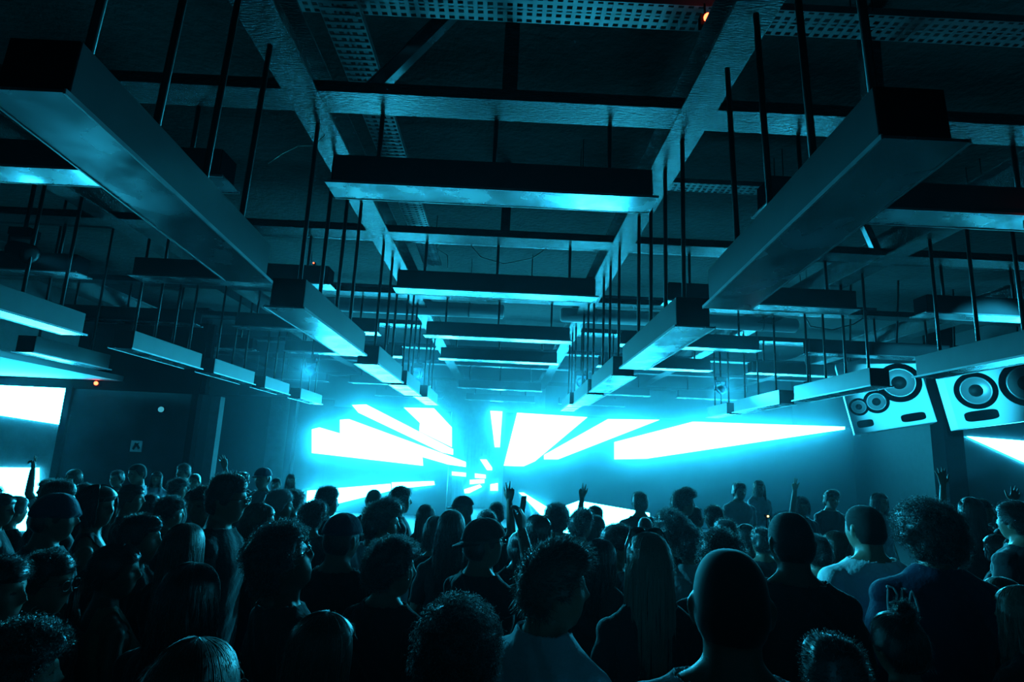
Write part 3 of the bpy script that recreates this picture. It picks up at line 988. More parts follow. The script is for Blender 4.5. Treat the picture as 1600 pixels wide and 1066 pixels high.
def spread(rows):
    """let neighbours step back or forth along their sight lines until bodies clear each other"""
    q = [first_depth(*r[1:6]) for r in rows]
    zc = np.array([a[0] for a in q]); z0 = zc.copy(); D = np.array([a[1] for a in q])
    for it in range(250):
        P = D[:, :2] * zc[:, None]
        mv = np.zeros(len(zc))
        for i in range(len(zc)):
            for j in range(i + 1, len(zc)):
                dx, dy = abs(P[i, 0] - P[j, 0]), P[i, 1] - P[j, 1]
                if dx < 0.52 and abs(dy) < 0.37:
                    st = 0.02 if dy >= 0 else -0.02
                    mv[i] += st; mv[j] -= st
        zc = np.clip(zc + np.clip(mv, -0.03, 0.03), z0 * 0.96, z0 * 1.32)
    return list(zc)


def person(label, px, top, w, body, hair, face=0, hcol='black', wear='t_shirt', col='black', low='denim', skin=0, glasses=False, cap_back=False, group=None, depth=None, seed=0):
    """px, top: where the crown shows; w: width of the head there; face: degrees turned to the right of the stage"""
    B = BODY[body]
    zc, d, H = first_depth(px, top, w, body, hair)
    if depth is not None: zc = depth
    s2 = s = min(max((CAM_H + d[2] * zc) / H, 0.80), 1.15)
    P = d * zc
    yaw = -math.radians(face)
    c, sn = math.cos(yaw), math.sin(yaw)
    off = B['hc'] * s2
    ox, oy = c * off[0] - sn * off[1], sn * off[0] + c * off[1]
    o = bpy.data.objects.new('person', B['mesh'])
    o.location = (P[0] - ox, P[1] - oy, 0.0)
    o.rotation_euler = (0, 0, yaw)
    o.scale = (s2, s2, s2)
    COL.objects.link(o)
    tag(o, label, 'person', group)
    zl = B['co'][:, 2].min()
    o.location.z = -zl * s2 + 0.010 * s2
    if skin:
        o.material_slots[0].link = 'OBJECT'; o.material_slots[0].material = M_SKIN_D
    DBG.append((label[:40], round(P[0], 2), round(P[1], 2), round(s, 2), round(s2, 2)))

    def child(name, me, m=None, head=False, mirror=False, parent=None, extra=None):
        q = bpy.data.objects.new(name, me)
        COL.objects.link(q)
        q.parent = parent or o
        if head:
            M4 = Matrix.Identity(4)
            for i in range(3):
                for j in range(3): M4[i][j] = B['R'][i][j] * B['hk']
                M4[i][3] = B['hc'][i]
            if extra is not None: M4 = M4 @ extra
            q.matrix_local = M4
        if m is not None:
            q.material_slots[0].link = 'OBJECT'; q.material_slots[0].material = m
        return q
    if hair in ('cap', 'beanie'):
        crown, peak = make_cap(hair)
        ex = Matrix.Rotation(math.pi, 4, 'Z') if cap_back else Matrix.Identity(4)
        cc = child('cap' if hair == 'cap' else 'knitted_hat', crown, M_CLOTH['navy' if seed % 2 else 'black'], True, extra=ex)
        if peak:
            pk = bpy.data.objects.new('peak', peak); COL.objects.link(pk); pk.parent = cc
        child('hair', make_hair('buzz', 0), M_HAIR[hcol], True)
    else:
        child('hair', make_hair(hair, seed % 3), M_STUBBLE if hair in ('buzz', 'bald') else M_HAIR[hcol], True)
    if glasses: child('glasses', make_glasses(), None, True)
    child(wear, garment(B, wear, col))
    child('trousers', garment(B, 'trousers', low))
    child('shoes', garment(B, 'shoes', ''))
    return o, B, s2

# ------------------------------------------------------------------ the crowd, front to back
G_ = 'crowd on the dance floor'
CROWD = [
    # label, x, top, width, body, hair, face, options
    ('person with fluffy dark hair filling the bottom left corner, one cheek lit', 38, 974, 118, 'man_r', 'curly', 20, dict(col='charcoal', wear='hoodie')),
    ('person with smooth rounded hair, top of head only, at bottom between long-haired heads', 308, 1010, 128, 'woman', 'bob', 5, dict(hcol='brown', col='black')),
    ('woman with long straight hair at the bottom edge, strand lit along her right', 508, 964, 112, 'woman_r', 'long', 8, dict(hcol='brown', col='navy')),
    ('broad person with bushy dark hair at bottom centre, ear showing beside a pale collar', 718, 937, 134, 'broad', 'curly', 4, dict(col='black', seed=2)),
    ('man with swept up fringe and pale collared shirt, face in shadow turned right', 868, 849, 108, 'man_r', 'quiff', 48, dict(col='light', wear='shirt', hcol='brown', seed=1)),
    ('bald broad man seen from behind in pale t-shirt, thin rim of light on scalp', 1140, 869, 110, 'broad', 'bald', 18, dict(col='light', skin=1)),
    ('person with low round dark head at the bottom, right of the bald man', 1300, 997, 100, 'man', 'short', 0, dict(col='black', seed=3)),
    ('person with smooth round crown and hair clip in front of the lettered sweater', 1398, 943, 104, 'woman', 'bun', -8, dict(col='black', seed=1)),
    ('blonde woman cut off by the right edge of the picture', 1594, 920, 78, 'woman', 'wavy', -25, dict(hcol='blond', col='black')),
    ('woman with long loose brown hair beside the blonde at the right edge', 1563, 908, 70, 'woman', 'longcurl', -14, dict(hcol='brown', col='charcoal')),
    ('tall man with big curly hair in dark sweater with pale lettering on back', 1448, 782, 100, 'broad', 'afro', 6, dict(col='navy', wear='hoodie', seed=4)),
    ('man in white t-shirt with close cropped hair, left shoulder brightly lit', 1349, 794, 56, 'broad', 'buzz', -6, dict(col='white', seed=1)),
    ('tall man with shaved head and bare neck standing behind the bald man', 1234, 806, 62, 'man', 'buzz', 8, dict(col='black', skin=1)),
    ('person with frizzy curls just left of the bald man crown', 1128, 829, 70, 'man', 'curly', 4, dict(col='charcoal', seed=5)),
    ('person with thick frizzy hair and furry collar left of the frizzy curls', 1074, 821, 58, 'man_r', 'curly', 12, dict(col='grey', wear='hoodie', seed=6)),
    ('woman with long pale straight hair and sunglasses pushed up on her head', 1014, 839, 80, 'woman', 'long', 0, dict(hcol='blond', col='black', seed=1)),
    ('woman with dark shoulder length hair between fringe man and pale-haired woman', 938, 846, 54, 'woman_r', 'wavy', 10, dict(col='charcoal', seed=2)),
    ('man in a dark cap with glasses looking right, raised forearm in front', 757, 814, 78, 'arm_phone', 'cap', 42, dict(cap_back=True, glasses=True, col='black')),
    ('man with tight curls and an open neck, behind the bushy head', 618, 840, 88, 'man_r', 'curly', 30, dict(col='black', seed=7)),
    ('curly-haired man in glasses tilting his chin up to the right', 449, 818, 92, 'man_up', 'curly', 52, dict(glasses=True, col='charcoal', seed=8, skin=1)),
    ('person with medium wavy hair in front of long-haired woman, left of centre', 302, 886, 94, 'man', 'wavy', 14, dict(col='black', seed=3)),
    ('woman with pulled back ponytail in grey top, turned to the right', 187, 855, 62, 'woman_r', 'tail', 40, dict(col='olive', wear='tank_top', skin=1)),
    ('man with short hair in right profile, glasses and bright forehead, lower left', 78, 866, 78, 'man', 'short', 88, dict(glasses=True, col='charcoal', seed=4)),
    ('man in right profile cut off by the left edge, lit forehead', 2, 874, 74, 'man', 'short', 84, dict(col='navy', seed=5)),
    ('woman with long straight dark hair parted in the middle, left of curly-haired man', 291, 823, 66, 'woman', 'long', 6, dict(hcol='brown', col='black', seed=3)),
    # middle rows
    ('man with backward cap, its peak pointing right, beside curly-haired man in glasses', 538, 806, 66, 'man', 'cap', 18, dict(col='black', seed=1)),
    ('man with full swept hair and pale jacket before the low light bar', 598, 782, 60, 'man_r', 'quiff', 40, dict(col='light', wear='hoodie', seed=2)),
    ('person with long curly hair between full-haired man and raised arm', 706, 803, 64, 'woman', 'longcurl', 0, dict(col='black', seed=4)),
    ('person in flat cap with peak to the left, small against the small light dashes', 724, 777, 36, 'man_l', 'cap', -70, dict(col='charcoal')),
    ('person raising one arm high with two fingers up beside the upright bar', 762, 800, 40, 'arm_up', 'short', 5, dict(col='black', seed=6)),
    ('person with soft rounded hair right of the raised phone', 842, 808, 46, 'woman_r', 'bob', 30, dict(col='black', seed=5)),
    ('person with a round full head of hair against the low white panel', 871, 788, 52, 'man', 'afro', 0, dict(col='black', seed=1)),
    ('person with short full hair in the middle of the low white panel', 908, 797, 40, 'man_r', 'quiff', 20, dict(col='charcoal', seed=4)),
    ('person whose smooth dark head shows right of the low white panel', 932, 808, 40, 'woman', 'long', 0, dict(col='black', seed=4)),
    ('person in glasses turned right at the foot of the low white panel', 966, 822, 50, 'man_r', 'short', 62, dict(glasses=True, col='black', seed=7)),
    ('slim tall man with shaved sides seen from behind, right of low white panel', 1000, 770, 33, 'man', 'short', 4, dict(col='black', seed=8)),
    ('woman lifting a thin arm, small head under the raised wrist', 1008, 812, 36, 'arm_lean', 'tail', 6, dict(col='black', seed=2)),
    ('man with brushed up fringe in right profile, bright rim of light, highest in crowd', 1068, 764, 37, 'man', 'quiff', 86, dict(col='black', seed=5)),
    ('person in front of the brushed up fringe man, head tilted up', 1086, 793, 33, 'man_up', 'short', 50, dict(col='charcoal', seed=9)),
    ('person with curly top left of the brushed up fringe man', 1048, 797, 56, 'man', 'curly', 0, dict(col='black', seed=9)),
    ('dark blurred head right of the brushed up fringe man', 1116, 792, 36, 'man', 'short', 0, dict(col='black', seed=10)),
    ('person with neat short hair above the frizzy curls', 1134, 813, 40, 'man', 'short', 8, dict(col='black', seed=11)),
    ('person with rounded hair left of the shaved-head man', 1166, 822, 42, 'woman', 'bob', 12, dict(col='charcoal', seed=6)),
    ('person half hidden by the shaved-head man, only back of hair shows', 1190, 826, 38, 'man', 'short', 0, dict(col='black', seed=12)),
    ('woman with lit curls between shaved-head man and white t-shirt man', 1306, 833, 42, 'woman_r', 'wavy', 40, dict(hcol='brown', col='white', seed=5)),
    ('thin dark figure with hand up beside the big curly hair', 1516, 780, 34, 'both_up', 'long', 10, dict(col='black', seed=5)),
    ('dark figure at the right edge below the bright wedge', 1583, 786, 40, 'man', 'short', -20, dict(col='black', seed=13)),
    ('woman facing forward with lit face under hood, right edge', 1590, 842, 38, 'woman_up', 'wavy', -160, dict(col='grey', wear='hoodie', seed=6)),
    ('person with bob behind the lettered sweater man, face towards the light', 1556, 838, 38, 'woman', 'bob', -30, dict(col='black', seed=7)),
    ('woman with rounded curly bob, face turned right and half lit', 157, 762, 55, 'woman_r', 'bob', 62, dict(col='black', wear='tank_top', skin=0, seed=8)),
    ('man in knitted hat with short back and sides, left of the curly bob woman', 92, 774, 64, 'man_r', 'beanie', 28, dict(col='charcoal', seed=1)),
    ('man with flat top haircut in front of the lower white light box', 95, 753, 46, 'man_r', 'flat', 30, dict(col='black', seed=1)),
    ('woman with a small bun at the left edge of the picture', 6, 764, 42, 'woman_r', 'bun', 50, dict(col='charcoal', seed=3)),
    ('person with beaded shoulder just right of the woman with bun', 26, 778, 34, 'woman', 'tail', 20, dict(col='black', seed=4)),
    ('dark head between flat top man and curly bob woman', 133, 757, 36, 'man', 'short', 10, dict(col='black', seed=14)),
    ('woman with hair tucked back showing ear and earring, looking right', 208, 760, 38, 'woman', 'tail', 70, dict(col='black', seed=5)),
    ('woman clasping her hands at her chin, face towards the camera', 189, 794, 28, 'clasp', 'long', -165, dict(col='black', seed=6)),
    ('man with short hair and bright nose in right profile, left of long straight hair', 224, 807, 60, 'man', 'short', 78, dict(col='black', seed=15)),
    ('dark head just right of the woman with earring', 237, 774, 32, 'man', 'short', 0, dict(col='black', seed=16)),
    ('person with upswept curly hair and long earring, left of man facing camera', 270, 776, 54, 'woman_r', 'curly', 28, dict(col='black', seed=10)),
    ('person with small dark head above the upswept curly hair', 281, 748, 27, 'man_r', 'curly', 40, dict(col='black', seed=11)),
    ('man with short dark hair facing the camera, half of face lit', 319, 761, 46, 'man_l', 'short', -150, dict(col='black', seed=17)),
    ('tall man with flat hair and glasses in right profile, nose brightly lit', 360, 743, 50, 'man', 'flat', 84, dict(glasses=True, col='charcoal', seed=2)),
    ('woman with long brown hair, face turned right, left of curly-haired man in glasses', 408, 790, 54, 'woman_r', 'long', 46, dict(hcol='brown', col='navy', seed=7)),
    ('person with smooth grey-lit hair behind the long brown-haired woman', 438, 767, 48, 'man_r', 'short', 34, dict(hcol='grey', col='charcoal', seed=18)),
    ('person with light curls behind the smooth grey-lit hair', 462, 766, 32, 'woman', 'curly', 20, dict(hcol='brown', col='grey', seed=12)),
    ('person with soft textured hair between grey-lit hair and backward cap', 492, 783, 56, 'man', 'curly', 14, dict(col='charcoal', seed=13)),
    ('small dark head squared off against the left of the low bar', 513, 762, 37, 'man_r', 'flat', 24, dict(col='black', seed=3)),
    ('small round dark head in the middle of the low bar', 585, 767, 30, 'man', 'buzz', 0, dict(col='black')),
    ('tall dark man in right profile at the end of the low bar', 627, 762, 36, 'man', 'short', 72, dict(col='black', seed=19, skin=1)),
    ('woman with long hair under the thin low bar', 666, 791, 40, 'woman', 'long', 0, dict(col='charcoal', seed=8)),
    ('person with sleek hair behind the long curly hair', 682, 810, 44, 'woman', 'bob', -10, dict(col='black', seed=9)),
    ('small head left of the raised wrist', 777, 787, 30, 'man', 'short', 0, dict(col='black', seed=20)),
    ('person low between shoulders left of the fringe man', 812, 834, 46, 'woman', 'tail', 10, dict(col='black', seed=7)),
    ('dark head above the white t-shirt shoulder, left side', 1276, 838, 38, 'man', 'short', 4, dict(col='black', seed=21)),
    ('dark head low behind the shoulder of the bald man', 1236, 903, 50, 'woman', 'long', -4, dict(col='black', seed=9)),
]
DEPTHS = spread(CROWD)
for (label, x, top, w, body, hair, face, kw), dep in zip(CROWD, DEPTHS):
    o_, B_, s_ = person(label, x, top, w, body, hair, face, group=G_, depth=dep, **kw)
    if 'raised forearm' in label: PHONE_MAN = (o_, B_)
    if 'lettering on back' in label: SWEATER = (o_, B_)
    if 'sunglasses pushed' in label: SUNG = (o_, B_)

# people far back in the haze, their faces and hands catch the light
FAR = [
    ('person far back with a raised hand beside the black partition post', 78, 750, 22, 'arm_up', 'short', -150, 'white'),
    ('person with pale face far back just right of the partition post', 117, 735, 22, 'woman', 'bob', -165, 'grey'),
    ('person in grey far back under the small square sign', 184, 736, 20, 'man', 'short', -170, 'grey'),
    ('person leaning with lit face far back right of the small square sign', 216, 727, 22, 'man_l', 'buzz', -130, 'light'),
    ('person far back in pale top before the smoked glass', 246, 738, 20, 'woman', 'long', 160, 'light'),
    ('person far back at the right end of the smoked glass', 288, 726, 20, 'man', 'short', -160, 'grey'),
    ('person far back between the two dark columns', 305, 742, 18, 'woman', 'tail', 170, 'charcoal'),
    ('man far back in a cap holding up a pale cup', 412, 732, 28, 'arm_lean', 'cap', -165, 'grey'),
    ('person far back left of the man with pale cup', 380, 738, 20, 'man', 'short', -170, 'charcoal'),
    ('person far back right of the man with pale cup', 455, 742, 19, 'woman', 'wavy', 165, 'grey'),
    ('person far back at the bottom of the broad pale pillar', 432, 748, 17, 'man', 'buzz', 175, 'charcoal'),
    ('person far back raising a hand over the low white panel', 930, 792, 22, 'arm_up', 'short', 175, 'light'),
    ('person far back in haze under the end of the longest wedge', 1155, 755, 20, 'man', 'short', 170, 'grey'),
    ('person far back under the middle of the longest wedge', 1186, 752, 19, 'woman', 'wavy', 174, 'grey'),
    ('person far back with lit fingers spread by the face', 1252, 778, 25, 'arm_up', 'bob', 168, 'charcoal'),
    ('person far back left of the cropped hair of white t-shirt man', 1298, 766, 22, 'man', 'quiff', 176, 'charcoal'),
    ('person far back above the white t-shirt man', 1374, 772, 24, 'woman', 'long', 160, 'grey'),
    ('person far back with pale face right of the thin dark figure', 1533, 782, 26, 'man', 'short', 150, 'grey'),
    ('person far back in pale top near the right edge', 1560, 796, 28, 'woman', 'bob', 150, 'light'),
]
DEPTHS = spread(FAR)
for k, (label, x, top, w, body, hair, face, colr) in enumerate(FAR):
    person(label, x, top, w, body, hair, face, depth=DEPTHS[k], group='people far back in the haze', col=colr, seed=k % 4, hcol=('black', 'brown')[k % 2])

# ------------------------------------------------------------------ things people carry or wear
def part_world(o, B, p):
    """a point of the body (its own metres) in world space"""
    c, s_ = math.cos(o.rotation_euler[2]), math.sin(o.rotation_euler[2])
    k = o.scale[0]
    return Vector((o.location[0] + k * (c * p[0] - s_ * p[1]), o.location[1] + k * (s_ * p[0] + c * p[1]), o.location[2] + k * p[2]))


o_, B_ = PHONE_MAN
key, w_, hd, ps = [h for h in B_['info']['hands'] if h[0] == 'R'][0]
pc = part_world(o_, B_, w_ + hd * 0.095 + np.array([-0.030, 0.030, 0]))
ph = empty('phone', pc, 'dark phone held upright in the raised hand of the man in cap and glasses', 'phone')
ph.rotation_euler = (0.1, 0.05, o_.rotation_euler[2] + 1.95)
pb_ = MB(); pb_.box(-0.035, 0.035, -0.004, 0.004, -0.055, 0.09); bevel(pb_.build('case', M_PHONE, ph), 0.003)
pb_ = MB(); pb_.box(-0.032, 0.032, 0.004, 0.0046, -0.050, 0.085); pb_.build('screen', mat('phone_glass', (0.02, 0.02, 0.025), 0.05), ph)

# sunglasses pushed up into the pale hair
o_, B_ = SUNG
sg = MB()
for sx in (-1, 1):
    pts = [(sx * 0.034 + 0.028 * math.cos(a), 0.0, 0.022 * math.sin(a)) for a in np.linspace(0, 2 * math.pi, 17)]
    sg.tube(pts, 0.004, 6)
    sg.add([(sx * 0.034 + 0.027 * math.cos(a), yy, 0.021 * math.sin(a)) for yy in (-0.002, 0.002) for a in np.linspace(0, 2 * math.pi, 16, endpoint=False)],
           [tuple(range(16))[::-1], tuple(range(16, 32))])
    sg.tube([(sx * 0.062, 0, 0.006), (sx * 0.085, -0.05, -0.02), (sx * 0.088, -0.11, -0.05)], 0.003, 6)
sg.tube([(-0.007, 0, 0.006), (0.007, 0, 0.006)], 0.004, 6)
hp_ = part_world(o_, B_, B_['hc'] + np.array([0, 0.045, 0.125]))
q = sg.build('sunglasses', M_FRAME, None, True, hp_)
q.rotation_euler = (0.75, 0, o_.rotation_euler[2])
tag(q, 'sunglasses pushed up on the head of the woman with pale straight hair', 'sunglasses')

# pale lettering across the back of the dark sweater
o_, B_ = SWEATER
co_ = B_['co']; arm_ = B_['arm']


def back_y(x, z):
    k = (np.abs(co_[:, 0] - x) < 0.014) & (np.abs(co_[:, 2] - z) < 0.016) & (co_[:, 1] < 0.06)
    return co_[k, 1].min() if k.any() else -0.09


STROKES = [[(-.235, 1.345), (-.228, 1.40), (-.218, 1.445)], [(-.218, 1.445), (-.185, 1.44), (-.172, 1.415), (-.182, 1.39), (-.224, 1.378)], [(-.165, 1.345), (-.148, 1.395), (-.135, 1.44), (-.110, 1.44)],
           [(-.128, 1.355), (-.105, 1.40), (-.088, 1.44), (-.072, 1.40), (-.062, 1.355)], [(-.168, 1.385), (-.120, 1.392)]]
lt = MB()
for st_ in STROKES:
    pts = []
    for (xa, za), (xb, zb) in zip(st_[:-1], st_[1:]):
        for t in np.linspace(0, 1, 7):
            x, z = xa + (xb - xa) * t, za + (zb - za) * t
            x = -0.250 + (x + 0.235) * 0.62
            pts.append((x, back_y(x, z) - 0.031, z))
    pts = [p for i, p in enumerate(pts) if i == 0 or p != pts[i - 1]]
    lt.tube(pts, 0.0045, 6)
lt.build('lettering', M_CLOTH['white'], o_, True)['label'] = 'pale hand drawn letters'

# ------------------------------------------------------------------ trays, ducts and braces under the ceiling
def tray(name, label, length, width, loc, along_x, pitch=0.075, rod_top=None, ladder=False):
    r = empty(name, loc, label, 'cable tray')
    b = MB(); w = width / 2
    for sx in (-1, 1): b.box(sx * w - 0.004, sx * w + 0.004, -length / 2, length / 2, 0, 0.06)
    b.build('side_rail', M_GALV, r)
    b = MB()
    n = int(length / pitch)
    for k in range(n):
        y = -length / 2 + (k + 0.5) * pitch
        b.box(-w + 0.004, w - 0.004, y - pitch * 0.22, y + pitch * 0.22, 0.0, 0.004)
    if not ladder:
        for x in (-0.62, -0.08, 0.08, 0.62):
            b.box(w * x - w * 0.14, w * x + w * 0.14, -length / 2, length / 2, 0.0045, 0.0075)
    b.build('slotted_base', M_GALV, r)
    for t in (-0.8, 0.0, 0.8):
        for sx in (-1, 1):
            h = MB(); h.tube([(sx * w, t * length / 2, 0.03), (sx * w, t * length / 2, rod_top - loc[2])], 0.006, 6)
            h.build('hanger_rod', M_ROD, r)
    if along_x: r.rotation_euler = (0, 0, math.pi / 2)
    return r


tray('cable_tray', 'slotted metal cable tray running lengthwise between the two centre rows', 9.5, 0.30, (-1.38, 5.4, 5.20), False, rod_top=ZC)
tray('cable_tray', 'slotted metal cable tray crossing high at the top of the picture', 9.0, 0.26, (2.6, 4.02, 5.30), True, rod_top=ZC)
tray('cable_tray', 'ladder shaped cable tray crossing above the pale ducts', 13.0, 0.24, (0.4, 11.0, 4.96), True, 0.16, rod_top=ZC, ladder=True)
tray('cable_tray', 'slotted metal cable tray crossing behind the first crosswise box lights', 6.0, 0.22, (3.2, 6.75, 5.25), True, rod_top=ZC)
for label, xa, xb in (('pale round air duct crossing on the left under the ladder tray', -4.6, -0.1), ('pale round air duct crossing on the right under the ladder tray', 1.0, 5.6)):
    b = MB(); b.lathe([(0.11, -(xb - xa) / 2), (0.14, -(xb - xa) / 2 + 0.03), (0.14, (xb - xa) / 2 - 0.03), (0.11, (xb - xa) / 2)], 20, 'x')
    r = empty('air_duct', ((xa + xb) / 2, 11.35, 4.72), label, 'duct')
    b.build('pipe', M_DUCT, r, True)
    for t in (-0.35, 0.35):
        h = MB(); x = t * (xb - xa)
        h.tube([(x, 0, 0.13), (x, 0, ZC - 4.72)], 0.008, 6)
        h.lathe([(0.143, -0.015), (0.147, -0.013), (0.147, 0.013), (0.143, 0.015)], 20, 'x', (x, 0, 0)); h.build('strap', M_GALV, r)


def brace(label, a, b_, w=0.05):
    b = MB(); a, b_ = Vector(a), Vector(b_)
    d = b_ - a
    b.box(-w, w, -w, w, 0, d.length)
    b.box(-w * 1.2, w * 1.2, w, w + 0.008, 0, d.length)
    o = b.build('diagonal_brace', M_PLATE)
    o.location = a
    o.rotation_euler = d.to_track_quat('Z', 'Y').to_euler()
    return tag(o, label, 'brace')


brace('steel diagonal brace rising right from the first cross beam to the ceiling', (-1.20, 4.42, 4.80), (-0.45, 4.42, ZC))
p1, p2 = at_Y(1400, 392, 7.45), at_Y(1447, 456, 7.45)
brace('bright steel diagonal brace at the right between cross beam and outer lights', (p1[0] - 0.25, 7.46, 4.80), (p2[0] - 0.95, 7.46, ZC), 0.04)
for label, x, y in (('square steel post over the first cross beam in the middle', -0.08, 4.42), ('square steel post over the first cross beam at right', 2.9, 4.42), ('square steel post over the second cross beam in the middle', -0.1, 7.42)):
    b = MB(); b.box(-0.06, 0.06, -0.06, 0.06, 0, ZC - ZB - 0.10)
    tag(b.build('steel_post', M_BEAM, None, False, (x, y, ZB + 0.105)), label, 'post')


def cable(label, pts, r=0.006):
    b = MB(); b.tube(pts, r, 6)
    c = pts[0]
    return tag(b.build('loose_cable', M_CABLE, None, True), label, 'cable')


cable('loose wire end curling out under the left centre beam', [(-1.72, 4.95, 4.70), (-1.80, 4.95, 4.60), (-1.95, 4.97, 4.60), (-2.10, 5.0, 4.53), (-2.22, 5.02, 4.44)], 0.005)
cable('thin cable drooping between cross beams over the second middle light', [(-0.6, 8.3, 4.95), (-0.45, 8.32, 4.78), (-0.1, 8.34, 4.70), (0.3, 8.32, 4.80), (0.5, 8.3, 4.95)], 0.008)
cable('thin cable hanging down from the cross beam left of the second middle light', [(-0.95, 7.6, 4.72), (-1.0, 7.6, 4.62), (-0.85, 7.6, 4.54), (-0.83, 7.6, 4.36)], 0.006)
cable('drooping cable on the right, tied along the outer beam', [(5.3, 10.45, 4.72), (5.4, 10.45, 4.5), (5.8, 10.45, 4.45), (6.2, 10.45, 4.58), (6.4, 10.45, 4.72)], 0.012)


# ------------------------------------------------------------------ white speaker cabinets on the right
def cone(mb, x, z, r, mi=0):
    mb.lathe([(r, -0.012), (r * 1.02, -0.018), (r * 0.93, -0.020), (r * 0.88, -0.008), (r * 0.86, 0.0)], 32, 'y', (x, 0, z), mi)


def speaker(label, c, W, H, rz, ry, units, slots, top):
    r = empty('speaker_cabinet', c, label, 'speaker', 'white speaker cabinets')
    D = 0.55
    b = MB(); b.box(-W / 2, W / 2, 0, D, -H / 2, H / 2); bevel(b.build('cabinet', M_WHITE, r), 0.015)
    for x, z, rad in units:
        m = MB(); m.lathe([(rad, 0.001), (rad, -0.004), (rad * 0.76, -0.006), (rad * 0.74, 0.0)], 36, 'y', (x, 0, z)); k = m.build('cone', M_ENDCAP, r, True)
        m = MB(); m.lathe([(rad * 0.75, -0.004), (rad * 0.735, -0.022), (rad * 0.69, -0.024), (rad * 0.66, -0.008)], 36, 'y', (x, 0, z)); m.build('surround', M_RING, k, True)
        m = MB(); m.lathe([(rad * 0.66, -0.007), (rad * 0.35, -0.0065), (rad * 0.30, -0.012), (rad * 0.18, -0.030), (rad * 0.04, -0.036)], 28, 'y', (x, 0, z)); m.build('dust_cap', M_CONE, k, True)
    for x, z, w, h in slots:
        pts = []
        for k in range(24):
            a = 2 * math.pi * k / 24
            ca, sa = math.cos(a), math.sin(a)
            pts.append((x + w / 2 * math.copysign(abs(ca) ** 0.5, ca), z + h / 2 * math.copysign(abs(sa) ** 0.5, sa)))
        m = MB(); m.prism(pts, -0.004, 0.002); m.build('port_slot', M_ENDCAP, r)
    for sx in (-1, 1):
        h = MB(); h.tube([(sx * W * 0.3, D / 2, H / 2 - 0.02), (sx * W * 0.3 + (top - c[2]) * math.tan(-ry), D / 2, (top - c[2]) / math.cos(ry) - abs(sx * W * .3 * math.sin(ry)) * sx)], 0.02, 8)
        h.build('hanging_rod', M_ROD, r)
    r.rotation_euler = (0, ry, rz)
    return r


speaker('white hanging speaker cabinet with round cones, left one beside the dark column', (7.22, 11.35, 3.50), 1.36, 1.40, -0.5, -0.19,
        ((0.28, 0.12, 0.37), (-0.17, -0.16, 0.22), (-0.48, -0.20, 0.17)), ((-0.45, -0.53, 0.28, 0.14), (0.34, -0.55, 0.40, 0.15)), ZC)
speaker('white hanging speaker cabinet cut by the right edge, with long dark slot', (9.50, 11.35, 3.72), 1.75, 1.42, -0.4, -0.17,
        ((-0.42, -0.02, 0.36), (0.40, -0.02, 0.44)), ((-0.45, -0.50, 0.56, 0.20), (0.45, -0.54, 0.40, 0.16)), ZC)


# ------------------------------------------------------------------ hanging spot lamps, added for rim light and the speaker fronts
def added_spot(label, loc, aim, top, power=0, size=24):
    r = empty('added_lamp', loc, label, 'stage lamp', 'added hanging lamps')
    b = MB(); b.box(-0.11, 0.11, -0.08, 0.08, 0.16, 0.24); b.tube([(0, 0, 0.22), (0, 0, top - loc[2])], 0.02, 8); b.build('clamp_base', M_BLACK, r)
    y = MB()
    for sx in (-1, 1): y.box(sx * 0.12 - 0.012, sx * 0.12 + 0.012, -0.035, 0.035, -0.04, 0.17)
    y.box(-0.13, 0.13, -0.035, 0.035, 0.145, 0.17); y.build('yoke', M_BLACK, r)
    hd = MB(); hd.lathe([(0.055, -0.16), (0.085, -0.12), (0.10, 0.0), (0.105, 0.14), (0.095, 0.15)], 24, 'y')
    h = hd.build('lamp_head', M_BLACK, r, True)
    ln = MB(); ln.lathe([(0.090, 0.15), (0.06, 0.158), (0.02, 0.160)], 24, 'y'); ln.build('lens', M_CONE, h, True)
    d = Vector(aim) - Vector(loc)
    h.rotation_euler = d.to_track_quat('Y', 'Z').to_euler()
    if power:
        L = bpy.data.lights.new('added_lamp_beam', 'SPOT'); L.energy = power; L.color = CYAN; L.spot_size = math.radians(size); L.spot_blend = 0.5; L.shadow_soft_size = 0.06
        lo = bpy.data.objects.new('added_lamp_beam', L); COL.objects.link(lo); lo.parent = h; lo.location = (0, 0.18, 0); lo.rotation_euler = (math.pi / 2, 0, 0)
    return r


added_spot('added black lamp on the first cross beam pointed at the white speakers', (4.65, 4.35, 3.75), (8.1, 11.3, 3.45), ZB, 5200, 22)  # added to brighten the speaker fronts
# lamps added on the fourth cross beam, shining back to rim the heads
for label, x, tx in (('added black lamp hanging by the far end of the right centre row', 1.62, 0.8), ('added black lamp on the fourth cross beam, over the longest wedge of light', 4.64, 2.6),
                     ('added black lamp on the fourth cross beam, farthest right, near the wedge tip', 6.6, 4.0), ('added black lamp hanging by the far end of the left centre row', -1.92, -1.0),
                     ('added black lamp on the fourth cross beam, by the outer left row', -4.2, -2.4)):
    added_spot(label, (x, 12.88, 3.62), (tx, 2.4, 1.0), ZB, 1600, 40)
added_spot('added black lamp on the left outer beam, shining across to the right of the crowd', (-5.15, 6.1, 3.85), (2.55, 3.75, 1.45), ZB, 2600, 19)  # added to light the left sides of people at the right


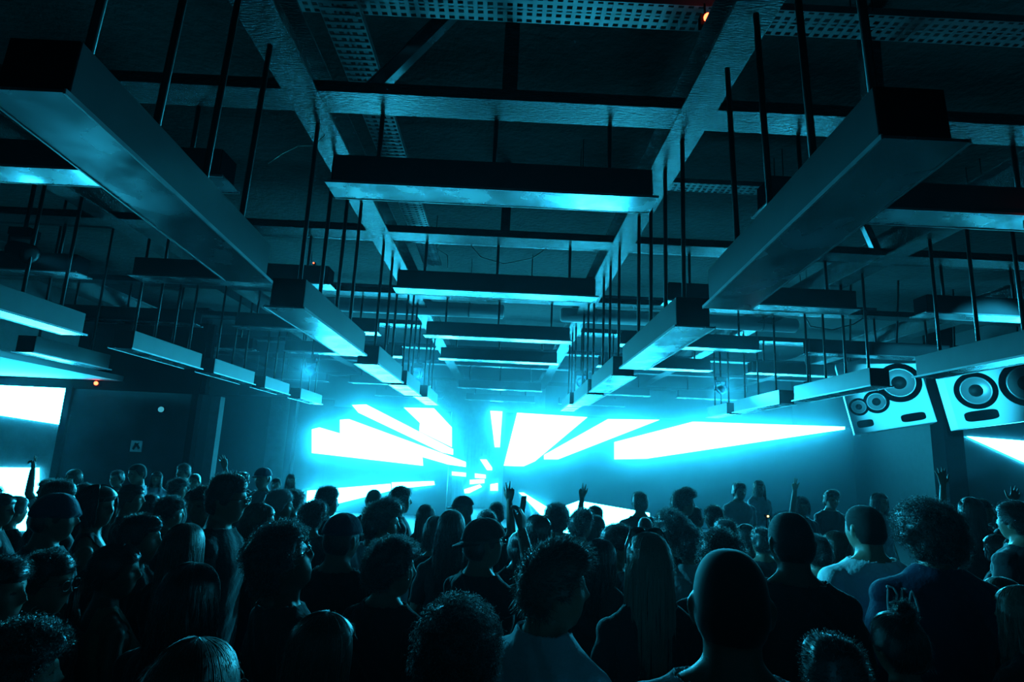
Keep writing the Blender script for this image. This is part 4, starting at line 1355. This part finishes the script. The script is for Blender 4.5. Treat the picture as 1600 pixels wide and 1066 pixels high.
# ------------------------------------------------------------------ small lights, the glowing reflection disc and the sign
def indicator(label, loc, m, r=0.025, back=(0, 0.05, 0), post=None):
    e = empty('indicator_light', loc, label, 'indicator light')
    b = MB(); b.add(SPH_D * r, SPH_F); b.build('lens', m, e, True)
    b = MB(); b.box(-r * 1.5, r * 1.5, back[1] * 0.4, back[1] * 1.6, -r * 1.5, r * 1.5)
    if post: b.tube([(0, back[1], 0), (post[0] - loc[0], post[1] - loc[1], post[2] - loc[2])], 0.008, 6)
    b.build('housing', M_BLACK, e)
    return e


p = at_Y(1106, 27, 3.82); indicator('red glowing lamp on the high crossing tray at the top', p, M_RED, 0.03, post=(p[0], 3.888, 5.32))
p = at_Y(150, 599, 11.22); indicator('red glowing lamp on the header over the smoked glass', p, M_RED, 0.035)
p = at_Y(490, 411, 10.12); indicator('faint red lamp by the cross beam left of the second middle light', p, M_RED, 0.012, post=(p[0], 10.3, 4.75))
p = at_Y(1600, 345, 4.35); indicator('red lamp just under the right edge of the first crosswise light', (p[0] + 0.14, 4.40, ZT - 0.06), M_RED, 0.022, post=(p[0] + 0.14, 4.47, ZT - 0.004))
p = at_Y(1200, 807, 8.0); indicator('tiny amber light low in the crowd left of the shaved-head man', p, M_AMBER, 0.012, post=(p[0], 8.05, 0.0))
p = at_Y(252, 640, 11.27); e = empty('reflection_spot', p, 'small round glowing disc standing for a reflection on the smoked glass', 'reflection')  # weak glowing disc imitates a spot of reflected light in the glass
b = MB(); b.lathe([(0.05, 0.0), (0.05, -0.02), (0.02, -0.03)], 20, 'y'); b.build('glow_disc', emit('reflection_glow', (0.1, 0.75, 1.0), 0.45), e, True)
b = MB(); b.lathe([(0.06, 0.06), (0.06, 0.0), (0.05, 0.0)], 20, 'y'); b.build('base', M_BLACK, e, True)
p = at_Y(213.5, 697.5, 11.325); e = empty('wall_sign', p, 'small square pale sign with dark mark on the smoked glass', 'sign')
b = MB(); b.box(-0.105, 0.105, -0.012, 0.005, -0.10, 0.10); b.build('sign_board', M_RING, e)
b = MB()
b.prism([(-0.07, -0.05), (-0.035, -0.07), (0.0, 0.0), (0.045, -0.055), (0.075, -0.03), (0.03, 0.035), (0.05, 0.07), (0.0, 0.05), (-0.03, 0.07), (-0.045, 0.01)], -0.015, -0.012)
b.build('sign_mark', M_BLACK, e)
